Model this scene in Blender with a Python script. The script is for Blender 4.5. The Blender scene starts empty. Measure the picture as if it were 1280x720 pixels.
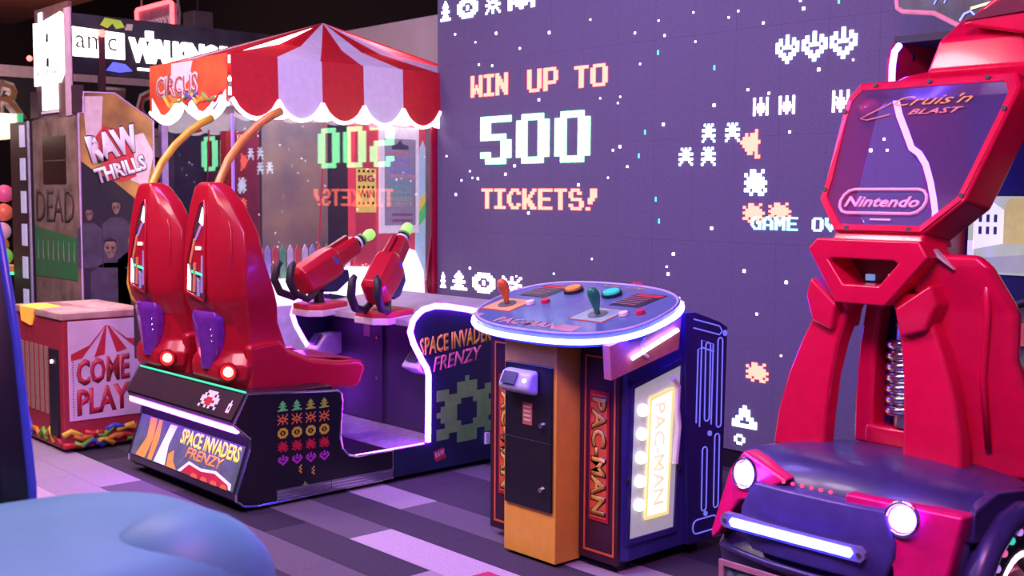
import bpy, bmesh, math, random
from mathutils import Vector, Matrix
random.seed(7)
scene = bpy.context.scene
COL = scene.collection

# ------------------------------------------------------------------ camera
cam_d = bpy.data.cameras.new('camera'); cam = bpy.data.objects.new('camera', cam_d); COL.objects.link(cam)
cam_d.sensor_width = 36.0; cam_d.lens = 36.0 * 1446.0 / 1280.0
YAW, PITCH, ROLL = math.radians(47.698), math.radians(4.547), 0.006
fw = Vector((-math.sin(YAW) * math.cos(PITCH), math.cos(YAW) * math.cos(PITCH), -math.sin(PITCH)))
rt = Vector((math.cos(YAW), math.sin(YAW), 0)); up = rt.cross(fw)
rt2 = rt * math.cos(ROLL) + up * math.sin(ROLL); up2 = up * math.cos(ROLL) - rt * math.sin(ROLL)
cam.matrix_world = Matrix(((rt2.x, up2.x, -fw.x, 0), (rt2.y, up2.y, -fw.y, 0), (rt2.z, up2.z, -fw.z, 1.65), (0, 0, 0, 1)))
cam_d.dof.use_dof = True; cam_d.dof.focus_distance = 5.6; cam_d.dof.aperture_fstop = 3.2
cam_d.clip_start = 0.05
scene.camera = cam

# ------------------------------------------------------------------ view, world, room lamps and added fill lights
vs = scene.view_settings
vs.view_transform = 'Standard'; vs.look = 'None'; vs.gamma = 1.0; vs.use_curve_mapping = False; vs.exposure = 0.0
world = bpy.data.worlds.new('world'); scene.world = world; world.use_nodes = True
bg = world.node_tree.nodes['Background']; bg.inputs[0].default_value = (0.27, 0.16, 0.68, 1); bg.inputs[1].default_value = 0.30

def lamp(name, kind, loc, power, color, size=1.0, target=None, spot=None):
    d = bpy.data.lights.new(name, kind); d.energy = power; d.color = color
    if kind == 'AREA': d.shape = 'DISK'; d.size = size
    elif kind == 'SPOT': d.spot_size = spot; d.spot_blend = 0.8; d.shadow_soft_size = size
    else: d.shadow_soft_size = size
    o = bpy.data.objects.new(name, d); COL.objects.link(o); o.location = loc
    if target is not None:
        o.rotation_euler = (Vector(target) - Vector(loc)).to_track_quat('-Z', 'Y').to_euler()
    return o
lamp('ceiling_lamp_pink', 'AREA', (-5.2, 1.2, 3.9), 75, (1.0, 0.62, 0.74), 1.2, (-6.0, 3.2, 0.6))
lamp('ceiling_lamp_white', 'AREA', (-7.9, 2.0, 4.0), 60, (1.0, 0.74, 0.82), 0.9, (-7.6, 3.6, 0.5))
lamp('fill_light_violet', 'AREA', (-5.4, 3.2, 4.3), 85, (0.36, 0.24, 1.0), 1.2, (-4.6, 5.7, 0.6))  # unseen fill light, added to wash the video wall violet
lamp('fill_light_console', 'AREA', (-3.9, 1.5, 3.8), 45, (1.0, 0.80, 0.85), 0.8, (-3.8, 3.4, 0.4))  # unseen fill light, added to brighten the console front
lamp('ceiling_lamp_magenta', 'AREA', (-1.0, 1.4, 3.6), 100, (1.0, 0.30, 0.55), 1.0, (-2.0, 3.7, 1.1))
lamp('fill_light_blue', 'AREA', (-2.0, 1.6, 3.4), 60, (0.16, 0.14, 1.0), 0.8, (-2.1, 3.3, 0.5))  # unseen fill light, added to turn the racing tail blue
lamp('soffit_lamp', 'POINT', (-14.6, 5.0, 3.2), 160, (1.0, 0.50, 0.28), 0.3)
lamp('ceiling_lamp_floor', 'AREA', (-7.0, 1.0, 3.6), 60, (1.0, 0.70, 0.95), 0.5, (-6.6, 2.2, 0.0))

# ------------------------------------------------------------------ materials
MATS = {}
def mat(name, color, rough=0.5, metal=0.0, emit=None, es=0.0, var=0.06, scale=18.0, bump=0.0, coat=0.0, spec=0.5, color2=None):
    if name in MATS: return MATS[name]
    m = bpy.data.materials.new(name); m.use_nodes = True; nt = m.node_tree; b = nt.nodes['Principled BSDF']
    tc = nt.nodes.new('ShaderNodeTexCoord'); no = nt.nodes.new('ShaderNodeTexNoise')
    no.inputs['Scale'].default_value = scale; no.inputs['Detail'].default_value = 4
    nt.links.new(tc.outputs['Object'], no.inputs['Vector'])
    cr = nt.nodes.new('ShaderNodeValToRGB')
    c2 = color2 or tuple(max(0, c * (1 - var * 3)) for c in color)
    c1 = color if color2 else tuple(min(1, c * (1 + var)) for c in color)
    cr.color_ramp.elements[0].position = 0.3; cr.color_ramp.elements[1].position = 0.7
    cr.color_ramp.elements[0].color = (*c2, 1); cr.color_ramp.elements[1].color = (*c1, 1)
    nt.links.new(no.outputs['Fac'], cr.inputs['Fac']); nt.links.new(cr.outputs['Color'], b.inputs['Base Color'])
    b.inputs['Roughness'].default_value = rough; b.inputs['Metallic'].default_value = metal
    b.inputs['Coat Weight'].default_value = coat; b.inputs['Coat Roughness'].default_value = 0.08
    b.inputs['Specular IOR Level'].default_value = spec
    if emit:
        b.inputs['Emission Color'].default_value = (*emit, 1); b.inputs['Emission Strength'].default_value = es
    if bump:
        bp = nt.nodes.new('ShaderNodeBump'); bp.inputs['Strength'].default_value = bump; bp.inputs['Distance'].default_value = 0.004
        nt.links.new(no.outputs['Fac'], bp.inputs['Height']); nt.links.new(bp.outputs['Normal'], b.inputs['Normal'])
    MATS[name] = m; return m

def glass(name, tint, refl, rough=0.0, haze=None):
    if name in MATS: return MATS[name]
    m = bpy.data.materials.new(name); m.use_nodes = True; nt = m.node_tree; nt.nodes.clear()
    out = nt.nodes.new('ShaderNodeOutputMaterial'); mx = nt.nodes.new('ShaderNodeMixShader')
    tr = nt.nodes.new('ShaderNodeBsdfTransparent'); gl = nt.nodes.new('ShaderNodeBsdfGlossy')
    lw = nt.nodes.new('ShaderNodeLayerWeight'); lw.inputs['Blend'].default_value = 0.5
    pw = nt.nodes.new('ShaderNodeMath'); pw.operation = 'POWER'; pw.inputs[1].default_value = 5.0; nt.links.new(lw.outputs['Facing'], pw.inputs[0])
    ad = nt.nodes.new('ShaderNodeMath'); ad.operation = 'ADD'; ad.inputs[1].default_value = refl
    tr.inputs[0].default_value = (*tint, 1); gl.inputs['Roughness'].default_value = rough
    nt.links.new(pw.outputs[0], ad.inputs[0]); nt.links.new(ad.outputs[0], mx.inputs[0])
    
    if haze:      # lilac haze put into the acrylic as diffuse and translucent colour
        df = nt.nodes.new('ShaderNodeBsdfDiffuse'); df.inputs[0].default_value = (*haze, 1); tl = nt.nodes.new('ShaderNodeBsdfTranslucent'); tl.inputs[0].default_value = (*haze, 1)
        m2 = nt.nodes.new('ShaderNodeMixShader'); m2.inputs[0].default_value = .5; nt.links.new(df.outputs[0], m2.inputs[1]); nt.links.new(tl.outputs[0], m2.inputs[2])
        m3 = nt.nodes.new('ShaderNodeMixShader'); m3.inputs[0].default_value = .12; nt.links.new(tr.outputs[0], m3.inputs[1]); nt.links.new(m2.outputs[0], m3.inputs[2]); tr = m3
    nt.links.new(tr.outputs[0], mx.inputs[1]); nt.links.new(gl.outputs[0], mx.inputs[2]); nt.links.new(mx.outputs[0], out.inputs[0])
    MATS[name] = m; return m

def glow(name, color, s):
    return mat(name, tuple(min(1, c) for c in color), 0.4, emit=color, es=s, var=0.0)

RED = mat('red_gloss', (0.46, 0.006, 0.022), 0.30, var=0.03, coat=0.25)
CRED = mat('car_red', (0.72, 0.004, 0.055), 0.24, var=0.03, coat=0.4)
DRED = mat('deep_red', (0.30, 0.004, 0.012), 0.4)
BLACK = mat('black_panel', (0.012, 0.010, 0.016), 0.35, var=0.05, coat=0.1)
SATIN = mat('satin_black', (0.02, 0.018, 0.024), 0.5)
CHROME = mat('chrome', (0.75, 0.75, 0.78), 0.18, 1.0, var=0.02)
STEEL = mat('brushed_steel', (0.55, 0.55, 0.58), 0.35, 1.0, var=0.05, scale=60)
WHITE = mat('white_print', (0.85, 0.82, 0.84), 0.5, var=0.02)
CREAM = mat('cream_print', (0.70, 0.60, 0.50), 0.6, var=0.08)
YELP = mat('yellow_print', (0.85, 0.62, 0.06), 0.5, var=0.03)
ORAP = mat('orange_print', (0.85, 0.25, 0.05), 0.5, var=0.05)
GREP = mat('green_print', (0.20, 0.50, 0.10), 0.5, var=0.04)
PINKP = mat('pink_print', (0.85, 0.25, 0.30), 0.5, var=0.04)
BLUP = mat('blue_print', (0.06, 0.10, 0.55), 0.5, var=0.04)
REDP = mat('red_print', (0.62, 0.03, 0.05), 0.5, var=0.06)
PURP = mat('purple_print', (0.45, 0.05, 0.50), 0.5)
TUBE_P = glow('violet_light_tube', (0.36, 0.035, 1.0), 45.0)
TUBE_B = glow('blue_white_light_strip', (0.035, 0.035, 1.0), 60.0)
LAMPW = glow('white_lamp', (0.16, 0.05, 1.0), 34.0)
LAMPR = glow('red_tail_lamp', (1.0, 0.10, 0.09), 9.0)

# ------------------------------------------------------------------ builders
WL = {}
class B:
    def __init__(s): s.bm = bmesh.new()
    def box(s, x0, x1, y0, y1, z0, z1):
        v = [s.bm.verts.new(p) for p in ((x0,y0,z0),(x1,y0,z0),(x1,y1,z0),(x0,y1,z0),(x0,y0,z1),(x1,y0,z1),(x1,y1,z1),(x0,y1,z1))]
        for f in ((3,2,1,0),(4,5,6,7),(0,1,5,4),(1,2,6,5),(2,3,7,6),(3,0,4,7)): s.bm.faces.new([v[i] for i in f])
        return s
    def obox(s, o, u, v, w):            # box from corner o along three edge vectors
        o, u, v, w = Vector(o), Vector(u), Vector(v), Vector(w)
        p = [o, o+u, o+u+v, o+v, o+w, o+u+w, o+u+v+w, o+v+w]; q = [s.bm.verts.new(a) for a in p]
        for f in ((3,2,1,0),(4,5,6,7),(0,1,5,4),(1,2,6,5),(2,3,7,6),(3,0,4,7)): s.bm.faces.new([q[i] for i in f])
        return s
    def prism(s, pts, d):               # polygon (3D points) extruded by vector d
        d = Vector(d); a = [s.bm.verts.new(p) for p in pts]; b = [s.bm.verts.new(Vector(p) + d) for p in pts]; n = len(pts)
        s.bm.faces.new(a[::-1]); s.bm.faces.new(b)
        for i in range(n): s.bm.faces.new((a[i], a[(i+1) % n], b[(i+1) % n], b[i]))
        return s
    def ring(s, outer, inner, d):       # frame between two polygons with equal counts
        d = Vector(d); n = len(outer)
        vo = [s.bm.verts.new(p) for p in outer]; vi = [s.bm.verts.new(p) for p in inner]
        wo = [s.bm.verts.new(Vector(p) + d) for p in outer]; wi = [s.bm.verts.new(Vector(p) + d) for p in inner]
        for i in range(n):
            j = (i+1) % n
            s.bm.faces.new((vo[i], vi[i], vi[j], vo[j])); s.bm.faces.new((wo[i], wo[j], wi[j], wi[i]))
            s.bm.faces.new((vo[i], vo[j], wo[j], wo[i])); s.bm.faces.new((vi[i], wi[i], wi[j], vi[j]))
        return s
    def tube(s, pts, r, n=8, closed=False):
        pts = [Vector(p) for p in pts]; rings = []; m = len(pts); last = None
        rr = r if isinstance(r, (list, tuple)) else [r] * m
        for i, p in enumerate(pts):
            a = pts[(i-1) % m] if (closed or i > 0) else p; b = pts[(i+1) % m] if (closed or i < m-1) else p
            t = (b - a).normalized()
            if last is None:
                h = Vector((0,0,1)) if abs(t.z) < 0.9 else Vector((1,0,0)); u = t.cross(h).normalized()
            else: u = (last - t * last.dot(t)).normalized()
            last = u; w = t.cross(u)
            rings.append([s.bm.verts.new(p + (u * math.cos(k*2*math.pi/n) + w * math.sin(k*2*math.pi/n)) * rr[i]) for k in range(n)])
        for i in range(m if closed else m-1):
            A, C = rings[i], rings[(i+1) % m]
            for k in range(n): s.bm.faces.new((A[k], A[(k+1) % n], C[(k+1) % n], C[k]))
        if not closed: s.bm.faces.new(rings[0][::-1]); s.bm.faces.new(rings[-1])
        return s
    def loft(s, loops, cap=True):
        R = [[s.bm.verts.new(p) for p in L] for L in loops]; n = len(R[0])
        for A, C in zip(R, R[1:]):
            for k in range(n): s.bm.faces.new((A[k], A[(k+1) % n], C[(k+1) % n], C[k]))
        if cap: s.bm.faces.new(R[0][::-1]); s.bm.faces.new(R[-1])
        return s
    def disc(s, c, axis, r, d, n=20, r2=None):   # short cylinder / cone from c along axis by d
        c, ax = Vector(c), Vector(axis).normalized(); h = Vector((0,0,1)) if abs(ax.z) < 0.9 else Vector((1,0,0))
        u = ax.cross(h).normalized(); w = ax.cross(u); r2 = r if r2 is None else r2
        L = [[c + ax*k + (u*math.cos(i*2*math.pi/n) + w*math.sin(i*2*math.pi/n))*q for i in range(n)] for k, q in ((0, r), (d, r2))]
        return s.loft(L)
    def ball(s, c, rx, ry=None, rz=None, nu=16, nv=10, M=None):
        ry = ry or rx; rz = rz or rx; c = Vector(c)
        tmp = bmesh.ops.create_uvsphere(s.bm, u_segments=nu, v_segments=nv, radius=1.0)['verts']
        for v in tmp:
            p = Vector((v.co.x*rx, v.co.y*ry, v.co.z*rz)); v.co = c + ((M @ p) if M else p)
        return s

def obj(name, b, m, parent=None, smooth=False, bevel=0.0, seg=2, label=None, subsurf=0, kind=None, xf=None):
    bm = b.bm if isinstance(b, B) else b
    if xf is not None: bm.transform(xf)
    bmesh.ops.recalc_face_normals(bm, faces=bm.faces)
    co = [v.co for v in bm.verts]
    lo = Vector((min(c.x for c in co), min(c.y for c in co), min(c.z for c in co))); hi = Vector((max(c.x for c in co), max(c.y for c in co), max(c.z for c in co)))
    org = Vector(((lo.x+hi.x)/2, (lo.y+hi.y)/2, lo.z))
    bmesh.ops.translate(bm, verts=bm.verts, vec=-org)
    me = bpy.data.meshes.new(name); bm.to_mesh(me); bm.free()
    if isinstance(m, (list, tuple)):
        for k in m: me.materials.append(k)
    else: me.materials.append(m)
    if smooth:
        for p in me.polygons: p.use_smooth = True
    o = bpy.data.objects.new(name, me); COL.objects.link(o)
    if parent: o.parent = parent; o.location = org - WL[parent.name]
    else: o.location = org
    WL[o.name] = org
    if subsurf:
        sm = o.modifiers.new('subsurf', 'SUBSURF'); sm.levels = subsurf; sm.render_levels = subsurf
    if bevel:
        bv = o.modifiers.new('bevel', 'BEVEL'); bv.width = bevel; bv.segments = seg; bv.limit_method = 'ANGLE'; bv.angle_limit = math.radians(28)
        for p in me.polygons: p.use_smooth = True
        wn = o.modifiers.new('weighted', 'WEIGHTED_NORMAL'); wn.keep_sharp = False
    if label: o['label'] = label
    if kind: o['kind'] = kind
    return o

def thing(name, label, cat, loc, group=None):
    o = bpy.data.objects.new(name, None); COL.objects.link(o); o.location = loc; o.empty_display_size = 0.1
    o['label'] = label; o['category'] = cat
    if group: o['group'] = group
    WL[o.name] = Vector(loc); return o
def tag(o, label, cat, group=None):
    o['label'] = label; o['category'] = cat
    if group: o['group'] = group
    return o
def struct(o): o['kind'] = 'structure'; return o

def text(s, m, parent, o, u, v, w, h, name='lettering', depth=0.003, bold=0.0, shear=0.0, center=False, rot=0.0, sp=1.0, label=None):
    """lettering fitted into a w x h box: o = lower left corner, u / v = unit directions"""
    c = bpy.data.curves.new('t', 'FONT'); c.body = s; c.size = 1.0; c.offset = bold; c.shear = shear; c.resolution_u = 2; c.space_character = sp
    t = bpy.data.objects.new('t', c); COL.objects.link(t)
    me = bpy.data.meshes.new_from_object(t); bpy.data.objects.remove(t); bpy.data.curves.remove(c)
    bm = bmesh.new(); bm.from_mesh(me); bpy.data.meshes.remove(me)
    xs = [q.co.x for q in bm.verts]; ys = [q.co.y for q in bm.verts]
    x0, x1, y0, y1 = min(xs), max(xs), min(ys), max(ys)
    o, u, v = Vector(o), Vector(u).normalized(), Vector(v).normalized(); n = u.cross(v)
    if rot:
        ctr = o + u*w/2 + v*h/2; Rm = Matrix.Rotation(rot, 3, n); u2, v2 = Rm @ u, Rm @ v; o = ctr - u2*w/2 - v2*h/2; u, v = u2, v2
    for q in bm.verts:
        q.co = o + u*((q.co.x-x0)/(x1-x0)*w) + v*((q.co.y-y0)/(y1-y0)*h) + n*0.0
    if depth:
        bmesh.ops.recalc_face_normals(bm, faces=bm.faces)
        r = bmesh.ops.extrude_face_region(bm, geom=list(bm.faces))
        bmesh.ops.translate(bm, verts=[e for e in r['geom'] if isinstance(e, bmesh.types.BMVert)], vec=n*depth)
    return obj(name, bm, m, parent, label=label)

def bitmap(rows, m, parent, o, u, v, w, h, name='sprite', depth=0.004, gap=0.0, label=None):
    o, u, v = Vector(o), Vector(u).normalized(), Vector(v).normalized(); n = u.cross(v)
    nr, nc = len(rows), max(len(r) for r in rows); pw, ph = w/nc, h/nr; b = B()
    for j, r in enumerate(rows):
        i = 0
        while i < len(r):
            if r[i] not in ' .':
                k = i
                while k < len(r) and r[k] not in ' .' and (gap == 0 or k == i): k += 1
                b.obox(o + u*(i*pw + gap) + v*((nr-1-j)*ph + gap), u*((k-i)*pw - 2*gap), v*(ph - 2*gap), n*depth); i = k
            else: i += 1
    return obj(name, b, m, parent, label=label)

FONT = {
 'W':('##...##','##...##','##...##','##.#.##','#######','###.###','##...##'), 'I':('######','..##..','..##..','..##..','..##..','..##..','######'),
 'N':('##...##','###..##','####.##','#######','##.####','##..###','##...##'), 'U':('##...##','##...##','##...##','##...##','##...##','##...##','.#####.'),
 'P':('######.','##...##','##...##','##...##','######.','##.....','##.....'), 'T':('######','..##..','..##..','..##..','..##..','..##..','..##..'),
 'O':('.#####.','##...##','##...##','##...##','##...##','##...##','.#####.'), 'C':('..####.','.##..##','##.....','##.....','##.....','.##..##','..####.'),
 'K':('##...##','##..##.','##.##..','####...','#####..','##.###.','##..###'), 'E':('#######','##.....','##.....','######.','##.....','##.....','#######'),
 'S':('.####..','##..##.','##.....','.#####.','.....##','##...##','.#####.'), '!':('..###','..###','..###','.###.','.##..','.....','##...'),
 'G':('..#####','.##....','##.....','##..###','##...##','.##..##','..#####'), 'A':('..###..','.##.##.','##...##','##...##','#######','##...##','##...##'),
 'M':('##...##','###.###','#######','#######','##.#.##','##...##','##...##'), 'V':('##...##','##...##','##...##','###.###','.#####.','..###..','...#...'),
 'R':('######.','##...##','##...##','##..###','#####..','##.###.','##..###'), ' ':('.......',)*7,
 '5':('######','##....','##....','#####.','....##','....##','##..##','.####.'), '0':('.####.','##..##','##..##','##..##','##..##','##..##','##..##','.####.')}
def pixtext(s, m, parent, o, u, v, w, h, gapc=1, **k):
    g = [FONT[c] for c in s]; nr = max(len(x) for x in g); rows = ['' for _ in range(nr)]
    for c in g:
        cw = max(len(r) for r in c)
        for j in range(nr): rows[j] += (c[j] if j < len(c) else '').ljust(cw, '.') + '.' * gapc
    rows = [r[:-gapc] if gapc else r for r in rows]
    return bitmap(rows, m, parent, o, u, v, w, h, name='lettering', **k)
EX, EY, EZ = Vector((1,0,0)), Vector((0,1,0)), Vector((0,0,1))

# ------------------------------------------------------------------ setting: floor with carpet planks
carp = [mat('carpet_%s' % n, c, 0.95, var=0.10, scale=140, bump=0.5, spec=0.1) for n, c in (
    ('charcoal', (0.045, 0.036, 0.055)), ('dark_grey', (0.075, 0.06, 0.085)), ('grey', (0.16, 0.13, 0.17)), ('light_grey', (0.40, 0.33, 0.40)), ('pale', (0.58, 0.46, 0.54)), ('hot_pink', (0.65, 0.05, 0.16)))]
floor = struct(obj('floor', B().box(-14, 3, -4, 8, -0.06, -0.008), carp[1]))
picks = {}
def plank_key(x, y):
    j = math.floor((y - 0.1) / 0.25); off = (j * 0.37) % 1.0; return (math.floor((x - off)), j)
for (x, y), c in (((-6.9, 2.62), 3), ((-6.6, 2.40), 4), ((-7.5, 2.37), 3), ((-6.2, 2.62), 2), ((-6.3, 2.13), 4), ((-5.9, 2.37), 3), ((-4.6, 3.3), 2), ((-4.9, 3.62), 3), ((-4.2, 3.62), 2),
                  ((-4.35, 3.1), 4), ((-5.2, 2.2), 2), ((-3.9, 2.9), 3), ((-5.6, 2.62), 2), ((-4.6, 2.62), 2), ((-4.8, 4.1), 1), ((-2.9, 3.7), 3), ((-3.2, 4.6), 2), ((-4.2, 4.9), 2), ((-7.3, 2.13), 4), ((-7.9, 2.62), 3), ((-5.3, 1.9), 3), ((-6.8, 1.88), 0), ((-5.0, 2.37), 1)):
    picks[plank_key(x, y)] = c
plank_me = None
for j in range(4, 23):
    y0 = 0.1 + j * 0.25; off = (j * 0.37) % 1.0
    for i in range(-11, -1):
        x0 = i + off
        q = Vector((x0 + 0.5, y0 + 0.125, 0)) - Vector((0, 0, 1.65)); zc = q.dot(fw)
        if zc < 1.5 or abs(q.dot(rt2) / zc) > 0.56: continue
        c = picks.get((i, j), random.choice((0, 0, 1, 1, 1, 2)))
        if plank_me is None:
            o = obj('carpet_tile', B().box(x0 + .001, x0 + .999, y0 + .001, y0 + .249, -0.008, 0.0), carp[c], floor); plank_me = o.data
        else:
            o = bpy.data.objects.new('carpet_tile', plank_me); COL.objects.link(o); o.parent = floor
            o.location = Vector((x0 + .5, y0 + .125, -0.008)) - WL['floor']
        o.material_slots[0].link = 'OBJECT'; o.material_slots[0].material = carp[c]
# hot pink inserts set into the planks
for x, y in ((-6.62, 2.02), (-3.62, 3.22)):
    obj('carpet_insert', B().box(x - .13, x + .13, y - .06, y + .06, -0.004, 0.0012), carp[5], floor)

beige = mat('beige_paint', (0.60, 0.50, 0.47), 0.85, var=0.03, scale=4)
dark = mat('dark_paint', (0.012, 0.008, 0.012), 0.9)
brown = mat('brown_soffit', (0.20, 0.07, 0.035), 0.8, var=0.1, scale=3)
struct(obj('wall_back', B().box(-13.5, -7.0, 6.35, 6.45, 0, 3.21), beige))
struct(obj('wall_far', B().box(-20, 3, 8.6, 8.7, 0, 5.2), dark))
struct(obj('wall_left', B().box(-19.1, -19, -4, 8.6, 0, 5.2), dark))
struct(obj('ceiling', B().box(-20, 3, -1.0, 8.7, 5.2, 5.3), dark))
struct(obj('trim_1', B().box(-19, -15.6, 2.0, 6.6, 4.3, 4.75), brown))

# ------------------------------------------------------------------ LED video wall
WY = 5.70
led = thing('video_wall', 'huge dark purple pixel video wall reading WIN UP TO 500 TICKETS behind the machines', 'video wall', (-4.3, 5.76, 0))
scr = mat('screen_matrix', (0.115, 0.10, 0.17), 0.55, emit=(0.17, 0.11, 0.42), es=0.085, var=0.06, scale=90, spec=0.3)
obj('frame', B().box(-7.14, -1.4, 5.74, 5.90, 0.0, 4.2), SATIN, led)
obj('plinth', B().box(-7.12, -1.4, 5.69, 5.74, 0.0, 0.10), BLACK, led)
tile_me = None
for i in range(18):
    for j in range(6):
        x0 = -7.14 + i * 0.317; z0 = 0.11 + j * 0.634
        if tile_me is None:
            o = obj('screen_panel', B().box(x0 + .0004, x0 + .3166, 5.70, 5.738, z0 + .0004, z0 + .6336), scr, led); tile_me = o.data
        else:
            o = bpy.data.objects.new('screen_panel', tile_me); COL.objects.link(o); o.parent = led
            o.location = Vector((x0 + .1585, 5.719 + random.uniform(-.0003, .0003), z0 + .0008)) - WL[led.name]
G_RED = glow('led_coral', (1.0, 0.17, 0.11), 4.2); G_WHT = glow('led_white', (0.26, 1.0, 0.42), 5.5)
G_CYA = glow('led_cyan', (0.30, 0.95, 1.0), 2.2); G_ICE = glow('led_ice', (0.62, 0.86, 1.0), 3.6); G_PNK = glow('led_pink_white', (1.0, 0.78, 0.92), 4.0)
G_TEAL = glow('led_teal', (0.1, 0.9, 0.6), 1.2); G_DOT = glow('led_star', (0.95, 0.95, 1.0), 4.0)
FY = WY - 0.001
def at(x, z): return (x, FY, z)
pixtext('WIN', G_RED, led, at(-6.735, 2.387), EX, EZ, 0.415, 0.16)
pixtext('UP', G_RED, led, at(-6.11, 2.387), EX, EZ, 0.31, 0.16)
pixtext('TO', G_RED, led, at(-5.64, 2.387), EX, EZ, 0.31, 0.148)
pixtext('500', G_WHT, led, at(-6.62, 1.885), EX, EZ, 1.135, 0.35)
pixtext('TICKETS!', G_RED, led, at(-6.605, 1.555), EX, EZ, 1.19, 0.148)
pixtext('GAME OVER', G_CYA, led, at(-4.15, 1.460), EX, EZ, 0.75, 0.078)
S_A = ('....#....', '...###...', '..#####..', '...###...', '.#######.', '...###...', '..#####..', '#########')
S_B = ('..#####..', '.#######.', '###...###', '##..#..##', '##..#..##', '###...###', '.#######.', '..#####..')
S_C = ('#...#...#', '.#..#..#.', '..#####..', '###...###', '..#####..', '.#..#..#.', '#...#...#')
S_D = ('...#...', '.#.#.#.', '##.#.##', '#.###.#', '##...##', '.##.##.', '..###..', '...#...')
S_E = ('#..#..#', '#..#..#', '#.###.#', '#######', '#.###.#', '#..#..#')
S_F = ('.#.#.#.', '..###..', '#######', '..###..', '#######', '.#...#.', '#.....#')
S_G = ('......#..', '..#.###..', '.######..', '########.', '.######..', '..#####..', '...##.#..', '......##.')
S_H = ('..##..#.', '#.####..', '.######.', '########', '.######.', '##.###.#', '..#..##.')
S_I = ('...#...', '..###..', '..###..', '.##.##.', '##...##', '#######')
S_O = ('.##.', '#..#', '#..#', '.##.')
for rows, m, x0, z0, w, h in (
    (S_D, G_ICE, -4.0, 2.418, .155, .164), (S_D, G_ICE, -3.825, 2.417, .165, .168), (S_D, G_ICE, -3.643, 2.416, .17, .174),
    (S_E, G_PNK, -4.15, 2.13, .105, .106), (S_E, G_PNK, -3.97, 2.13, .107, .106), (S_E, G_PNK, -3.617, 2.125, .105, .12),
    (S_F, G_ICE, -4.528, 1.984, .10, .114), (S_F, G_ICE, -4.351, 1.983, .105, .113), (S_F, G_ICE, -4.708, 1.846, .11, .11), (S_F, G_ICE, -4.531, 1.843, .108, .113),
    (S_G, G_RED, -4.238, 1.88, .16, .172), (S_H, G_ICE, -4.202, 1.66, .16, .155), (S_H, G_RED, -4.208, 1.50, .155, .115), (S_H, G_RED, -4.025, 1.52, .155, .10),
    (S_H, G_RED, -4.16, .55, .16, .115), (S_I, G_ICE, -4.254, .26, .18, .135), (S_O, G_ICE, -4.237, .152, .078, .062),
    (S_A, G_PNK, -7.10, .93, .07, .12), (S_A, G_PNK, -6.966, .925, .19, .145), (S_B, G_PNK, -6.706, .92, .255, .15), (S_C, G_PNK, -6.368, .935, .21, .125),
    (S_A, G_ICE, -7.10, 2.99, .12, .15), (S_B, G_ICE, -6.895, 2.985, .235, .15), (S_C, G_ICE, -6.57, 2.985, .165, .13), (S_E, G_PNK, -6.32, 2.985, .28, .13)):
    bitmap(rows, m, led, at(x0, z0), EX, EZ, w, h)
sb = B(); st = B()
for x, z in ((-6.93, 2.87), (-6.69, 2.79), (-6.46, 2.83), (-6.65, 2.62), (-6.5, 2.60), (-6.2, 2.70), (-5.9, 2.78), (-5.5, 2.83), (-6.0, 2.32), (-5.4, 2.30), (-5.24, 2.26), (-5.22, 2.30), (-7.03, 1.95), (-6.75, 1.83), (-6.66, 1.77), (-6.85, 1.76), (-6.92, 1.65), (-6.72, 1.78), (-6.25, 1.86), (-6.35, 1.80),
             (-5.28, 1.95), (-5.22, 1.97), (-5.15, 1.84), (-5.32, 1.77), (-5.6, 1.72), (-6.1, 1.52), (-5.46, 1.22), (-5.83, 1.10), (-6.22, 1.06), (-6.75, 1.09), (-4.75, 1.28), (-4.80, 1.20), (-4.79, 1.15), (-4.45, 1.45), (-4.62, 2.78), (-4.85, 2.66), (-4.6, 2.6), (-4.35, 2.72), (-4.28, 2.75), (-4.1, 2.66),
             (-4.9, 2.76), (-3.85, 2.76), (-3.83, 2.71), (-3.5, 2.40), (-3.72, 2.36), (-4.05, 2.25), (-4.2, 2.28), (-4.45, 2.2), (-3.9, 2.02), (-3.6, 2.2), (-3.42, 1.95), (-3.38, 1.9), (-3.3, 1.96), (-3.28, 1.9), (-4.85, 2.1), (-4.2, 1.2), (-3.9, 1.15), (-4.1, .95), (-4.7, 1.0), (-4.66, .98), (-4.6, .70), (-3.92, .72), (-3.75, .5), (-3.8, .42), (-4.25, 2.82), (-5.1, 2.7), (-5.05, 2.5)):
    s = random.choice((.011, .014, .018)); sb.box(x, x + s, FY - .003, FY, z, z + s)
for x, z in ((-5.0, 2.05), (-4.9, 1.62), (-4.87, 1.48), (-4.45, 2.42), (-4.9, 2.55), (-3.7, 2.78), (-3.6, 2.72), (-5.05, 1.9)):
    st.box(x, x + .012, FY - .003, FY, z, z + .03)
obj('star_dots', sb, G_DOT, led); obj('teal_dots', st, G_TEAL, led)

# ------------------------------------------------------------------ two-seat shooting machine
X0, X1 = -6.59, -5.30
si = thing('shooting_arcade_machine', 'black two-seat shooting game with red bucket seats and violet light tubes', 'arcade machine', (-5.98, 3.9, 0))
prof = [(2.98,.62),(3.53,.578),(3.553,.56),(3.56,.52),(3.545,.32),(3.56,.25),(3.60,.208),(3.66,.192),(3.905,.19),(3.905,.03),(3.03,.02),(2.95,.03),(2.905,.065),(2.905,.10),(2.985,.33),(2.99,.38),(2.905,.455),(2.897,.475)]
def yz(pts, x): return [(x, y, z) for y, z in pts]
obj('rear_base', B().prism(yz(prof, X0), (X1 - X0 - .03, 0, 0)), BLACK, si)
side = obj('side_panel', B().prism(yz(prof, X1 - .03), (.03, 0, 0)), BLACK, si, label='black side panel printed with rows of coloured pixel sprites')
obj('edge_trim', B().tube(yz(prof, X1), .007, 6, True), CHROME, side)
obj('edge_trim', B().tube(yz(prof, X0), .007, 6, True), CHROME, si)
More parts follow.
